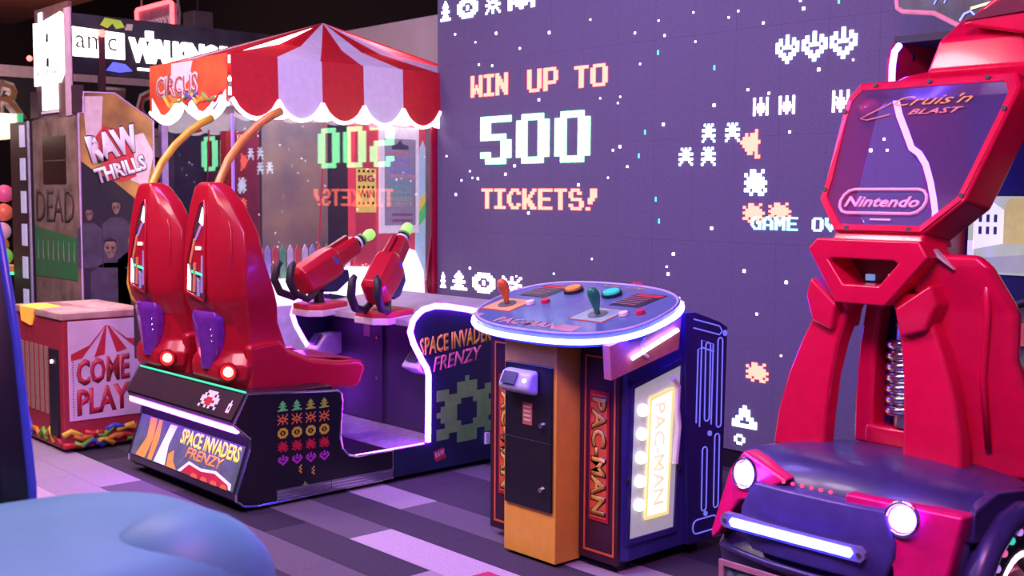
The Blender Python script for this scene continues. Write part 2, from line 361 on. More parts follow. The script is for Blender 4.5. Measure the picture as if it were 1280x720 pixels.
# coloured pixel sprites in five rows of four on the side panel
cols = [mat('sprite_green', (.10, .42, .12), .5, emit=(.1, .45, .15), es=.25), ORAP, mat('sprite_yellow', (.75, .62, .03), .5), mat('sprite_red', (.70, .02, .04), .5), mat('sprite_magenta', (.60, .06, .55), .5)]
LIME = mat('sprite_lime', (.45, .62, .05), .5)
pat = [S_A, S_C, S_B, S_H, S_D]
for r in range(5):
    for c in range(4):
        y0 = 3.152 + c * .0865; z0 = .505 - r * .073 + (c * -.0035)
        bitmap(pat[r], LIME if (r == 0 and c > 1) else cols[r], side, (X1 + .001, y0, z0), EY, EZ, .062, .055, name='printed_sprite', depth=.0015)
for y0, z0 in ((3.28, .155), (3.36, .135)): bitmap(('.#', '#.', '.#', '#.', '.#'), YELP, side, (X1 + .001, y0, z0), EY, EZ, .018, .045, name='printed_bolt', depth=.0015)
bitmap(('...#...', '..###..', '#######', '#######'), GREP, side, (X1 + .001, 3.28, .055), EY, EZ, .075, .05, name='printed_sprite', depth=.0015)
# metal kick strips
for y0, y1 in ((3.14, 3.48), (3.485, 3.90)):
    k = obj('kick_strip', B().box(X1, X1 + .006, y0, y1, .03, .085), STEEL, si)
    for q in range(3): obj('ridge', B().box(X1 + .006, X1 + .010, y0, y1, .037 + q*.016, .044 + q*.016), CHROME, k)
# rear upper panel, light tube, and poster with the tube's light added as glow
n1 = Vector((0, -.145, .083)); 
up0, up1 = Vector((0, 2.976, .61)), Vector((0, 2.899, .485)); dv = (up0 - up1).normalized(); nn = Vector((0, -dv.z, dv.y))
rp = obj('rear_panel', B().obox((X0 + .01, 2.899, .485), (X1 - X0 - .04, 0, 0), up0 - up1, nn * .004), mat('rear_panel_print', (.035, .022, .03), .4, color2=(.06, .02, .03), scale=9), si)
def rpt(x, t, off=.006): p = up1 + (up0 - up1) * t + nn * off; return (x, p.y, p.z)
bitmap(('..#####..', '.#.###.#.', '#########', '##.###.##', '.#######.', '#..#.#..#'), WHITE, rp, rpt(-5.72, .18), EX, dv, .19, .10, name='emblem', depth=.001)
bitmap(('.###.', '#####', '.###.'), REDP, rp, rpt(-5.68, .30, .0075), EX, dv, .10, .045, name='emblem', depth=.001)
bitmap(('.#.', '###', '#.#', '###'), WHITE, rp, rpt(-5.42, .22), EX, dv, .035, .07, name='emblem', depth=.001)
obj('green_edge_light', B().tube([(X0 + .02, 2.978, .624), (X1 - .02, 2.978, .624)], .006, 6), glow('green_edge', (.05, .7, .35), .8), rp)
for a, b2 in ((X0 + .01, -6.10), (-6.07, X1 - .02)): obj('light_tube', B().tube([(a, 2.925, .432), (b2, 2.925, .432)], .018, 10), TUBE_P, si)
lo0, lo1 = Vector((0, 2.907, .105)), Vector((0, 2.986, .335)); dl = (lo1 - lo0).normalized(); nl = Vector((0, -dl.z, dl.y))
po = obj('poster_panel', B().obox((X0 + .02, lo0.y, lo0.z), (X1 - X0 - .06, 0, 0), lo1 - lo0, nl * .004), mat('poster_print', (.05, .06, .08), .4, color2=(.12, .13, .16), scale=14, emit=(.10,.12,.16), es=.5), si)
def lpt(x, t, off=.006): p = lo0 + (lo1 - lo0) * t + nl * off; return (x, p.y, p.z)
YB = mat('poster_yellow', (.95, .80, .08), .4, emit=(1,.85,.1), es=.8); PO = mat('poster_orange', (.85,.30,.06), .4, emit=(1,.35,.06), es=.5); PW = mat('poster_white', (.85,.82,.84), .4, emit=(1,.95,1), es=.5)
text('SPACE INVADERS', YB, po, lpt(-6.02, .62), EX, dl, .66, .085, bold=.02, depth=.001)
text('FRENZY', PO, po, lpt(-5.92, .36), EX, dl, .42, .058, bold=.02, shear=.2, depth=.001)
def strip(pts, m, off=.0055, name='printed_shape', parent=po):
    return obj(name, B().prism([lpt(x, t, off) for x, t in pts], nl * .001), m, parent)
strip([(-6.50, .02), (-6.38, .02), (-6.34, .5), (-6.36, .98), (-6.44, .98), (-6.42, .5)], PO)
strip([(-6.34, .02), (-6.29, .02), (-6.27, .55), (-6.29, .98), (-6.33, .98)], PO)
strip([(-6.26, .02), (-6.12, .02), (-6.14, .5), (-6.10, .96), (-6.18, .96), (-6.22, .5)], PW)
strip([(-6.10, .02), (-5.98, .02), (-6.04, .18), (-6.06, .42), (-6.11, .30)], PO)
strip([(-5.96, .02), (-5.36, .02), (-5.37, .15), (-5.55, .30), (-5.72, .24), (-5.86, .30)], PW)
strip([(-5.92, .02), (-5.38, .02), (-5.40, .11), (-5.56, .24), (-5.70, .18), (-5.85, .24)], REDP, .0068)
for q in range(4): strip([(-5.80 + q*.11, .0), (-5.72 + q*.11, .0), (-5.74 + q*.11, .09), (-5.79 + q*.11, .09)], ORAP, .008)
bmL = B()
for q in range(9):
    a = random.uniform(-6.0, -5.4); b2 = random.uniform(.1, .7); bmL.prism([lpt(a, b2, .0052), lpt(a + .07, b2 + .28, .0052), lpt(a + .074, b2 + .28, .0052), lpt(a + .004, b2, .0052)], nl * .0005)
obj('scratch_lines', bmL, mat('pale_print', (.35, .38, .42), .5), po)
# platform
obj('platform', B().box(X0 + .03, X1 - .03, 3.50, 4.36, .04, .19), mat('platform_plate', (.50, .36, .62), .35, .15, var=.12, scale=30), si)
obj('rear_deck', B().box(X0 + .02, X1 - .04, 2.99, 3.52, .575, .60), BLACK, si)
# front console
cp2 = [(3.915,.03),(3.915,.19),(4.165,.192),(4.17,.594),(4.12,.69),(4.06,.79),(4.035,.86),(4.055,.925),(4.132,.983),(4.22,.998),(4.31,.99),(4.594,.935),(4.69,.80),(4.75,.6),(4.95,.1),(4.95,.03)]
art = mat('console_art', (.012, .03, .085), .4, color2=(.02, .012, .05), scale=3.5)
cs = obj('console_side', B().prism(yz(cp2, X1 - .035), (.035, 0, 0)), art, si, label='dark blue console side with a big green pixel emblem')
cs2 = obj('console_side', B().prism(yz(cp2, X0), (.035, 0, 0)), art, si)
tp = [(4.165,.20),(4.168,.40),(4.17,.594),(4.155,.64),(4.12,.69),(4.06,.79),(4.035,.86),(4.055,.925),(4.095,.963),(4.132,.985),(4.22,1.0),(4.31,.992),(4.45,.968),(4.594,.937)]
obj('light_tube', B().tube([(X1 + .002, y - .006, z + .004) for y, z in tp], .017, 10), TUBE_P, cs)
obj('light_tube', B().tube([(X0 + .02, y - .006, z + .004) for y, z in tp[:-2]], .017, 10), TUBE_P, cs2)
obj('floor_light', B().tube([(X1 - .012, 3.62, .196), (X1 - .012, 4.14, .196)], .004, 6), glow('violet_edge', (.45, .06, 1.0), 20.0), si)
text('SPACE INVADERS', YELP, cs, (X1 + .001, 4.10, .715), (0, 1, .09), EZ, .585, .105, bold=.03, depth=.001)
text('FRENZY', PINKP, cs, (X1 + .001, 4.20, .615), (0, 1, .12), EZ, .38, .085, bold=.02, shear=.2, depth=.001)
bitmap(('.......#.......', '.....#####.....', '###..#####..###', '###############', '..####...####..', '.####.....####.', '#####.....#####', '.####.....####.', '..####...####..', '###############', '###..#####..###', '.....#####.....'), mat('emblem_green', (.20, .48, .12), .45), cs, (X1 + .001, 4.225, .165), (0, 1, .02), EZ, .47, .40, name='pixel_emblem', depth=.001, label='large green pixel emblem')
text('RAW', WHITE, obj('sticker', B().prism(yz([(4.22, .075), (4.30, .09), (4.275, .155), (4.20, .135)], X1), (.001, 0, 0)), REDP, cs), (X1 + .0012, 4.215, .095), (0, 1, .25), EZ, .07, .035, depth=.0006)
obj('front_body', B().box(X0 + .035, X1 - .035, 4.33, 4.93, .04, .90), mat('console_black', (.04, .022, .085), .5), si)
obj('deck', B().prism([(X0 + .035, 4.08, .885), (X1 - .035, 4.08, .885), (X1 - .035, 4.80, .96), (X0 + .035, 4.80, .96)], (0, 0, .035)), mat('deck_grey', (.45, .38, .48), .4, var=.05), si)
dr = obj('service_door', B().box(-6.52, -5.97, 4.318, 4.33, .20, .86), mat('door_black', (.035, .02, .075), .45), si)
obj('lock', B().disc((-6.02, 4.318, .48), (0, -1, 0), .012, .012), CHROME, dr); obj('lock', B().disc((-6.02, 4.318, .74), (0, -1, 0), .010, .010), CHROME, dr)
obj('info_plate', B().box(-6.17, -6.10, 4.314, 4.318, .74, .84), mat('brass_plate', (.45, .25, .15), .4), dr)
for x in (-6.60, -5.52):
    ch = obj('card_reader', B().prism([(x, 4.12, .63), (x, 4.20, .73), (x, 4.33, .74), (x, 4.33, .60), (x, 4.22, .58)], (.17, 0, 0)), mat('reader_lilac', (.60, .52, .72), .3), si, bevel=.015)
    obj('reader_screen', B().obox((x + .035, 4.138, .668), (.10, 0, 0), (0, .05, .063), (0, -.004, .003)), mat('reader_dark', (.05, .05, .09), .2), ch)
for x in (-6.58, -5.42):
    for y in (3.08, 3.75, 4.05): obj('levelling_foot', B().disc((x, y, 0), EZ, .03, .022, 12), STEEL, si)
obj('plug', B().box(X1, X1 + .02, 4.60, 4.63, .13, .20), WHITE, si)

# bucket seats
grilleM = mat('purple_grille', (.20, .03, .42), .22, coat=.6, var=.1)
def make_seat(cx):
    secs = ((.585,.12,.245,3.03,3.12,3.42),(.66,.14,.27,2.985,3.08,3.42),(.73,.14,.275,2.985,3.09,3.40),(.80,.12,.24,3.02,3.13,3.36),(.95,.12,.235,3.015,3.13,3.31),(1.05,.145,.265,2.96,3.10,3.29),(1.12,.150,.28,2.945,3.09,3.265),(1.30,.145,.28,2.945,3.09,3.205),(1.45,.135,.268,2.955,3.09,3.175),(1.60,.105,.185,2.97,3.06,3.14),(1.69,.075,.10,2.985,3.03,3.11),(1.715,.04,.06,3.0,3.03,3.08))
    loops = [[(cx-h1,y0,z),(cx+h1,y0,z),(cx+(h1+h2)/2+.01,(y0+y1)/2-.012,z),(cx+h2,y1,z),(cx+h2,y2,z),(cx-h2,y2,z),(cx-h2,y1,z),(cx-(h1+h2)/2-.01,(y0+y1)/2-.012,z)] for z,h1,h2,y0,y1,y2 in secs]
    s = obj('seat', B().loft(loops), RED, si, bevel=.022, seg=3, label='glossy red bucket seat shell with a tail lamp')
    gp = mat('seat_panel', (.03, .03, .045), .15, color2=(.10, .07, .10), scale=22)
    def gy(z): return 2.938 + max(0, z-1.3)*.092
    GP = [(.105,1.075),(-.085,1.115),(-.105,1.16),(-.085,1.30),(-.04,1.46),(.015,1.595),(.065,1.615),(.085,1.52),(.10,1.36),(.11,1.2)]
    obj('panel_rim', B().tube([(cx+x, gy(z)-.001, z) for x, z in GP], .009, 6, True), RED, s, smooth=True)
    g = obj('back_panel', B().prism([(cx+x, gy(z), z) for x, z in GP], (0, .012, 0)), gp, s)
    wh = glow('painted_glint_white', (1.0, .85, .80), 1.6); pv = mat('painted_glint_violet', (.45, .35, .75), .4); og = mat('painted_glint_orange', (.85, .25, .12), .4)  # reflections of room lights, painted as glowing and coloured patches
    for pts, m in (([(.02,1.50),(.06,1.48),(.068,1.56),(.045,1.58)], wh), ([(-.09,1.13),(-.05,1.125),(-.055,1.20),(-.08,1.27)], wh), ([(-.02,1.40),(.0,1.40),(.055,1.48),(.03,1.48)], pv), ([(-.065,1.28),(-.05,1.27),(-.01,1.40),(-.03,1.41)], og), ([(.0,1.35),(.05,1.35),(.05,1.368),(.0,1.368)], wh), ([(.06,1.12),(.085,1.12),(.09,1.32),(.07,1.32)], pv), ([(-.03,1.12),(-.0,1.12),(.01,1.28),(-.015,1.28)], og), ([(.02,1.10),(.05,1.10),(.05,1.18),(.02,1.20)], pv), ([(-.04,1.225),(.085,1.21),(.085,1.222),(-.04,1.238)], glow('painted_glint_green',(.1,.8,.4),1.0))):
        obj('painted_glint', B().prism([(cx+x, gy(z)-.002, z) for x, z in pts], (0, .006, 0)), m, g)
    obj('purple_vent', B().loft([[(cx-.10*k,y,z),(cx+.02,y-.03,z),(cx+.15*k,y,z),(cx+.15*k,y+.06,z),(cx-.10*k,y+.06,z)] for z,y,k in ((.70,2.99,.45),(.78,2.985,.8),(.90,2.975,1.0),(.98,2.965,1.05),(1.02,2.97,.95))]), grilleM, s, bevel=.012, seg=2)
    for q in range(4): obj('vent_stud', B().ball((cx+.125 - q*.004, 2.966, .86 + q*.032), .006, nu=8, nv=6), CHROME, s)
    obj('tail_lamp', B().disc((cx+.215, 3.012, .70), (.66, -.75, 0), .029, .022, 20, .022), LAMPR, s, smooth=False)
    obj('lamp_bezel', B().tube([Vector((cx+.215, 3.012, .70)) + Vector((.75*math.cos(a)*.046, .66*math.cos(a)*.046, .046*math.sin(a))) for a in [k*math.pi/8 for k in range(16)]], .010, 6, True), DRED, s)
    cu = [(3.10,.585),(3.10,.84),(3.30,.86),(3.36,.795),(3.50,.735),(3.68,.705),(3.83,.698),(3.872,.675),(3.868,.635),(3.835,.552),(3.79,.535),(3.3,.575)]
    obj('cushion_shell', B().prism(yz(cu, cx-.275), (.55, 0, 0)), RED, s, bevel=.03, seg=3)
    pad = [(3.32,.845),(3.37,.80),(3.50,.745),(3.68,.716),(3.80,.710),(3.80,.70),(3.5,.72),(3.3,.80)]
    obj('seat_pad', B().prism(yz(pad, cx-.22), (.44, 0, 0)), mat('seat_pad_highlight', (.52, .05, .10), .3, coat=.2), s, bevel=.008)  # pinker pad colour carries the highlight on the cushion
    for sx in (1, -1):
        obj('flank_crease', B().tube([(cx+sx*a, y, z) for a, y, z in ((.165,3.035,1.58),(.222,3.035,1.46),(.232,3.03,1.30),(.222,3.028,1.16),(.205,3.03,1.08))], [.004,.010,.012,.012,.004], 8), RED, s, smooth=True)
    return s
seat_r = make_seat(-5.78); seat_l = make_seat(-6.50)
YARM = mat('yellow_arm', (.85, .50, .03), .3, coat=.3); OARM = mat('orange_arm', (.80, .30, .05), .3, coat=.3)
arm = [(3.30,.93),(3.20,.94),(3.155,.99),(3.148,1.08),(3.165,1.21),(3.195,1.36),(3.235,1.51),(3.295,1.68),(3.375,1.845),(3.47,1.965),(3.575,2.06),(3.655,2.115),(3.74,2.155)]
obj('arch_arm', B().tube([(-7.08 + max(0, 1.1-z)*.5, y, z) for y, z in arm], .025, 10), YARM, si, smooth=True, label='yellow arched arm curving over the left seat')
obj('arch_arm', B().tube([(-6.30, y + .055, z + .01) for y, z in arm], .025, 10), OARM, si, smooth=True, label='orange arched arm curving over the right seat')
obj('arm_bracket', B().box(-7.06, -6.6, 3.16, 3.30, .60, .95), SATIN, si)

# mounted guns
def make_gun(cx, yaw, pitch, py, dy=0.0):
    base = Vector((cx, py, 1.0)); R = Matrix.Rotation(yaw, 4, 'Z') @ Matrix.Rotation(pitch, 4, 'X'); xf = Matrix.Translation(base + Vector((0, dy, .20))) @ R
    ped = obj('gun_pedestal', B().prism([(cx-.15,py-.07,.925),(cx-.09,py-.14,.925),(cx+.09,py-.14,.925),(cx+.15,py-.07,.925),(cx+.15,py+.12,.94),(cx-.15,py+.12,.94)], (0,0,.035)), REDP, si, bevel=.006)
    obj('pedestal_rim', B().prism([(cx-.155,py-.072,.885),(cx-.093,py-.146,.885),(cx+.093,py-.146,.885),(cx+.155,py-.072,.885),(cx+.155,py+.12,.90),(cx-.155,py+.12,.90)], (0,0,.04)), mat('rim_white', (.75, .65, .72), .35), ped, bevel=.005)
    g = obj('mounted_gun', B().loft([[(a*w*1.15, y, zc + b*h*1.15) for a, b in ((-1,-.6),(-.6,-1),(.6,-1),(1,-.6),(1,.6),(.6,1),(-.6,1),(-1,.6))] for y, w, h, zc in ((-.24,.045,.06,0),(-.21,.07,.085,0),(0,.075,.09,.0),(.06,.07,.085,.0),(.08,.055,.06,.01),(.25,.05,.055,.012),(.26,.04,.045,.012))]), RED, si, bevel=.008, xf=xf.copy(), label='red mounted light gun with a green muzzle')
    for q, m in ((0, BLACK), (1, WHITE), (2, BLACK), (3, GREP)): obj('barrel_band', B().disc((0, .26 + q*.018, .012), EY, .042, .016, 16), m, g, xf=xf.copy())
    obj('muzzle', B().loft([[(r*math.cos(k*math.pi/8), y, .012 + r*math.sin(k*math.pi/8)) for k in range(16)] for y, r in ((.33,.032),(.35,.026),(.365,.034),(.395,.038),(.42,.030),(.43,.012))]), glow('muzzle_green', (.35, .95, .15), .7), g, smooth=True, xf=xf.copy())
    for sx in (-1, 1):
        obj('grip', B().tube([(sx*.045,-.17,-.09),(sx*.075,-.27,-.09),(sx*.085,-.34,-.01),(sx*.085,-.34,.08),(sx*.08,-.28,.15),(sx*.07,-.25,.16)], [.02,.024,.026,.026,.024,.016], 8), SATIN, g, smooth=True, xf=xf.copy())
    obj('side_panel_blue', B().prism([(.072,-.12,-.03),(.074,.05,.0),(.076,.03,.05),(.072,-.05,.045)], (.01,0,0)), BLUP, g, xf=xf.copy())
    obj('top_rail', B().box(-.015,.015,-.05,.22,.075,.10), DRED, g, xf=xf.copy())
    obj('yoke', B().prism([(-.06,-.14,-.09),(-.06,.10,-.085),(-.06,.08,-.15),(-.06,-.04,-.17),(-.06,-.12,-.13)], (.12,0,0)), mat('yoke_blue', (.02,.02,.10),.4), g, bevel=.006, xf=xf.copy())
    obj('swivel_post', B().disc((cx, py, .96), EZ, .035, .09, 14, .03), SATIN, ped)
    obj('swivel_base', B().disc((cx, py, .955), EZ, .07, .012, 18), SATIN, ped)
make_gun(-6.30, math.radians(2), math.radians(27), 4.06, .06)
make_gun(-5.66, math.radians(30), math.radians(36), 4.10, .03)

# ------------------------------------------------------------------ two-player yellow console
PX = -3.755
pm = thing('joystick_console', 'yellow and blue two-player joystick console reading PAC-MAN with glowing rim', 'arcade machine', (PX, 3.9, 0))
YB2 = mat('console_yellow', (.93, .47, .05), .4, var=.03, coat=.1)
NAVY = mat('console_navy', (.045, .045, .26), .4, coat=.1); MAROON = mat('panel_maroon', (.05, .012, .03), .4)
obj('body', B().prism([(PX-.40,3.68,.05),(PX+.40,3.68,.05),(PX+.43,3.72,.05),(PX+.43,4.30,.05),(PX-.43,4.30,.05),(PX-.43,3.72,.05)], (0,0,.99)), NAVY, pm, bevel=.01)
obj('front_column', B().box(PX-.17, PX+.17, 3.53, 3.69, .015, 1.03), YB2, pm, bevel=.004)
d = obj('coin_door', B().box(PX-.155, PX+.155, 3.517, 3.53, .243, .90), BLACK, pm, bevel=.006)
obj('door_seam', B().box(PX-.15, PX+.15, 3.5155, 3.517, .555, .558), mat('seam_grey', (.06,.05,.09), .5), d)
for z in (.635, .345): obj('lock', B().disc((PX+.10, 3.517, z), (0,-1,0), .014, .018, 14, .011), CHROME, d)
obj('warning_label', B().box(PX-.03, PX+.03, 3.514, 3.517, .625, .725), mat('label_orange', (.55,.15,.10), .5), d)
for q in range(4): obj('label_line', B().box(PX-.022, PX+.022, 3.5125, 3.514, .642 + q*.02, .650 + q*.02), CREAM, d)
rd = obj('card_reader', B().prism([(PX-.125,3.44,.80),(PX-.125,3.47,.868),(PX-.125,3.517,.878),(PX-.125,3.517,.762),(PX-.125,3.46,.775)], (.20,0,0)), mat('reader_grey', (.50,.50,.68), .3), pm, bevel=.018, seg=3)
obj('reader_screen', B().obox((PX-.095,3.438,.815), (.09,0,0), (0,.026,.05), (0,-.004,.002)), mat('reader_dark', (.05,.05,.09), .2), rd)
obj('reader_light', B().ball((PX+.045,3.452,.835), .009, nu=10, nv=8), glow('reader_led', (.8,.85,1), 3), rd)
for sx, n in ((-1, 'left'), (1, 'right')):
    a, b2 = (PX-.42, PX-.185) if sx < 0 else (PX+.185, PX+.42)
    w = obj('wing_panel', B().box(a, b2, 3.665, 3.68, .04, .985), MAROON, pm)
    x0, x1 = (PX-.39, PX-.20) if sx < 0 else (PX+.215, PX+.40)
    OL = mat('line_orange', (.80,.16,.05), .45)
    obj('outline', B().ring([(x0,3.662,.075),(x1,3.662,.075),(x1,3.662,.955),(x0,3.662,.955)], [(x0+.009,3.662,.084),(x1-.009,3.662,.084),(x1-.009,3.662,.946),(x0+.009,3.662,.946)], (0,.003,0)), OL, w)
    pl = obj('name_plate', B().box(x0+.035, x1-.035, 3.659, 3.665, .22, .80), mat('plate_red', (.55,.012,.03), .4), w)
    obj('plate_face', B().box(x0+.045, x1-.045, 3.657, 3.659, .235, .785), mat('plate_orange', (.80,.13,.04), .45), pl)
    c = (x0 + x1)/2
    text('PAC-MAN', BLACK, pl, (c-.046, 3.6565, .775), (0,0,-1), (1,0,0), .53, .094, bold=.06, depth=.0006)
    text('PAC-MAN', mat('letter_gold', (.85,.50,.08), .4), pl, (c-.040, 3.6555, .77), (0,0,-1), (1,0,0), .52, .080, bold=.03, depth=.0006)
# right side: lit display window and maze artwork wing
SX = PX + .43
fr = obj('window_frame', B().ring([(SX,3.70,.13),(SX,4.04,.13),(SX,4.08,.93),(SX,3.72,.84)], [(SX,3.72,.155),(SX,4.02,.155),(SX,4.055,.895),(SX,3.74,.82)], (.012,0,0)), mat('frame_navy', (.05,.04,.22), .35), pm)
obj('display', B().prism([(SX,3.72,.155),(SX,4.02,.155),(SX,4.055,.895),(SX,3.74,.82)], (.004,0,0)), mat('display_back', (.5,.5,.55), .4, emit=(.80,.80,.80), es=.28), fr)
obj('display_card', B().prism([(SX+.004,3.83,.235),(SX+.004,3.965,.235),(SX+.004,3.99,.79),(SX+.004,3.85,.76)], (.008,0,0)), glow('card_light', (1.0,.95,.78), 1.9), fr)
obj('card_border', B().ring([(SX+.012,3.815,.225),(SX+.012,3.975,.225),(SX+.012,4.0,.80),(SX+.012,3.838,.77)], [(SX+.012,3.83,.24),(SX+.012,3.96,.24),(SX+.012,3.986,.785),(SX+.012,3.85,.755)], (.004,0,0)), mat('card_gold', (.9,.6,.15), .4, emit=(1,.75,.3), es=.9), fr)
text('PAC-MAN', mat('card_letter', (.80,.66,.42), .5, emit=(1,.85,.6), es=.8), fr, (SX+.013, 3.868, .74), (0,0,-1), (0,1,0), .46, .075, bold=.02, depth=.001)
for q in range(5): obj('display_bulb', B().ball((SX+.015, 3.775+.004*q, .30+q*.105), .028, nu=12, nv=8), glow('bulb_white', (1,.97,.9), 1.6), fr, smooth=True)
obj('display_arm', B().tube([(SX+.02,3.98,.84),(SX+.02,4.02,.80),(SX+.02,4.015,.70),(SX+.02,4.03,.62),(SX+.02,4.01,.45)], .014, 8), WHITE, fr)
for y, z in ((3.705,.85),(4.07,.89),(3.70,.42),(4.05,.42)): obj('bolt', B().disc((SX+.012,y,z), EX, .010, .008, 10), SATIN, fr)
wing = obj('maze_wing', B().prism(yz([(4.10,.06),(4.34,.06),(4.36,1.045),(4.30,1.075),(4.12,1.13),(4.05,1.13)], SX-.02), (.05,0,0)), mat('wing_blue', (.03,.02,.14), .4), pm, label='dark blue wing panel with glowing blue maze lines')
ML = glow('maze_line', (.22,.25,.95), .55)
def mz(pts, closed=True): obj('maze_line', B().tube([(SX+.031, y, z) for y, z in pts], .0036, 6, closed), ML, wing)
def rr(y0, y1, z0, z1, r=.02):
    o = []
    for cy, cz, a0 in ((y1-r,z1-r,0),(y0+r,z1-r,90),(y0+r,z0+r,180),(y1-r,z0+r,270)):
        for k in range(4): a = math.radians(a0+k*30); o.append((cy+r*math.cos(a), cz+r*math.sin(a)))
    return o
mz(rr(4.20,4.235,.62,.985,.016)); mz([(y-.0,z) for y,z in rr(4.29,4.325,.58,1.0,.016)])
mz(rr(4.19,4.225,.20,.50,.016)); mz(rr(4.28,4.315,.20,.55,.016)); mz(rr(4.13,4.31,.10,.165,.03))
mz([(4.14,.62),(4.145,.96),(4.175,.965),(4.26,.94)], False); mz([(4.11,1.06),(4.30,1.015),(4.32,1.03),(4.30,1.055),(4.11,1.10)], False); mz([(4.165,.60),(4.17,1.0),(4.255,.975),(4.25,.60)], False)
obj('maze_dot', B().disc((SX+.03,4.34,1.02), EX, .014, .006, 12), ML, wing); obj('maze_dot', B().disc((SX+.03,4.24,.56), EX, .013, .006, 12), ML, wing); obj('maze_dot', B().disc((SX+.03,4.22,.185), EX, .012, .006, 12), ML, wing)
# control top
k = .30; TC = (-3.675, 3.72)
def tz(y): return 1.062 + k*(y-3.42)
def sup(a, b2, n=36, e=2.6, cx=TC[0], cy=TC[1]):
    o = []
    for i in range(n):
        t = i*2*math.pi/n; c, s = math.cos(t), math.sin(t)
        o.append((cx + a*math.copysign(abs(c)**(2/e), c), cy + b2*math.copysign(abs(s)**(2/e), s)))
    return o
L = sup(.535, .300)
top = obj('control_top', B().loft([[(x, y, tz(y)-.06) for x, y in sup(.51,.28)], [(x, y, tz(y)) for x, y in L]]), mat('control_blue', (.07,.12,.36), .25, color2=(.12,.18,.42), scale=6, coat=.3), pm)
obj('rim_light', B().tube([(x, y, tz(y)-.028) for x, y in sup(.540,.305,48)], .013, 8, True), TUBE_B, top)
obj('rim_trim', B().tube([(x, y, tz(y)+.002) for x, y in sup(.525,.29,48)], .006, 6, True), mat('trim_lilac', (.55,.5,.8), .3), top)
tn = Vector((0, -k, 1)).normalized(); tv = Vector((0, 1, k)).normalized()
def tp3(x, y, off=.002): return Vector((x, y, tz(y))) + tn*off
def plate(x, y, w, h, m, off=0.0, th=.003, name='joystick_plate', parent=top, sk=.10):
    return obj(name, B().prism([tp3(x-w/2-sk*h/2, y-h/2, off), tp3(x+w/2-sk*h/2, y-h/2, off), tp3(x+w/2+sk*h/2, y+h/2, off), tp3(x-w/2+sk*h/2, y+h/2, off)], tn*th), m, parent)
for x, y, pm1, jm in ((-4.06,3.665,mat('plate_orange_light',(.85,.48,.20),.4),mat('stick_orange',(.75,.16,.04),.3)), (-3.465,3.66,mat('plate_mint',(.35,.55,.55),.4),mat('stick_green',(.02,.22,.14),.3))):
    p = plate(x, y, .19, .135, pm1); plate(x, y, .205, .15, mat('plate_edge_red',(.55,.08,.05),.4), 0, .0015)
    obj('joystick_collar', B().disc(tp3(x, y, .003), tn, .045, .004, 20), mat('collar_steel',(.25,.28,.35),.3,.6), p)
    js = obj('joystick', B().loft([[tp3(x, y, h) + Vector((r*math.cos(a*math.pi/7), r*math.sin(a*math.pi/7), 0)) for a in range(14)] for h, r in ((.005,.012),(.03,.014),(.06,.022),(.09,.028),(.11,.027),(.125,.018),(.13,.006))]), jm, top, smooth=True)
for x, y, m, r in ((-3.935,3.70,WHITE,.022),(-3.87,3.735,mat('button_red',(.65,.02,.10),.3),.022),(-3.335,3.685,WHITE,.022),(-3.27,3.72,mat('button_red',(.65,.02,.10),.3),.022),(-3.835,3.885,mat('button_amber',(.85,.35,.05),.3),.042),(-3.585,3.88,mat('button_teal',(.02,.55,.50),.3,emit=(0,.7,.6),es=.4),.042)):
    if r > .03: obj('button_ring', B().disc(tp3(x, y, .001), tn, r*1.15, .014, 20), SATIN, top)
    obj('button', B().disc(tp3(x, y, .002), tn, r, .022 if r > .03 else .014, 18, r*.9), m, top)
for x, y in ((-4.0,3.86),(-3.40,3.85)):
    ip = plate(x, y, .17, .15, mat('info_dark',(.02,.015,.035),.3), 0, .002, 'instruction_plate', sk=.25)
    plate(x+.02, y+.055, .15, .025, REDP, .002, .001, 'info_heading', ip, .25)
    for q in range(5): plate(x-.01-.006*q, y+.03-.02*q, .13, .005, mat('info_line',(.40,.22,.30),.5), .002, .001, 'info_line', ip, .25)
text('PAC-MAN', mat('top_print',(.55,.30,.36),.4), top, tp3(-3.95, 3.475, .001), EX, tv, .40, .06, bold=.03, depth=.001, shear=.1)
plate(-3.50, 3.50, .13, .06, mat('top_print2',(.50,.28,.42),.4), 0, .001, 'printed_badge'); plate(-4.12, 3.53, .07, .03, mat('top_print2',(.5,.28,.42),.4), 0, .001, 'printed_badge')
for x0, w in ((-3.75,.10),(-3.60,.10)): text('PLAYER', mat('top_gold',(.6,.5,.2),.4), top, tp3(x0 + .02, 3.97, .001), EX, tv, w, .02, depth=.001)
obj('top_reflector', B().obox(tp3(-3.60, 4.02, .0), (.07,0,0), tv*.02, tn*.006), REDP, top)
ap = obj('side_apron', B().prism([(SX+.11,3.47,tz(3.47)-.04),(SX+.165,3.86,tz(3.86)-.045),(SX+.135,3.88,tz(3.86)-.20),(SX+.075,3.52,tz(3.50)-.20)], (-.05,.01,0)), mat('apron_pink',(.70,.22,.28),.35), pm, label='pink apron under the control top with a white light bar')
obj('apron_light', B().tube([(SX+.118,3.60,tz(3.6)-.14),(SX+.162,3.84,tz(3.84)-.105)], .009, 8), glow('apron_white',(.95,.85,1.0),4), ap)
obj('apron_stripe', B().tube([(SX+.135,3.66,tz(3.66)-.055),(SX+.125,3.65,tz(3.66)-.10),(SX+.12,3.67,tz(3.66)-.145),(SX+.118,3.70,tz(3.66)-.16)], .007, 6), WHITE, ap)
obj('underside', B().loft([[(x, y, 1.0) for x, y in sup(.40,.22,36,3.0,PX,3.86)], [(x, y, tz(y)-.055) for x, y in sup(.52,.28)]]), NAVY, pm)
for x in (PX-.36, PX+.36):
    for y in (3.74, 4.24): obj('caster', B().disc((x, y, 0), EZ, .03, .055, 12), SATIN, pm)

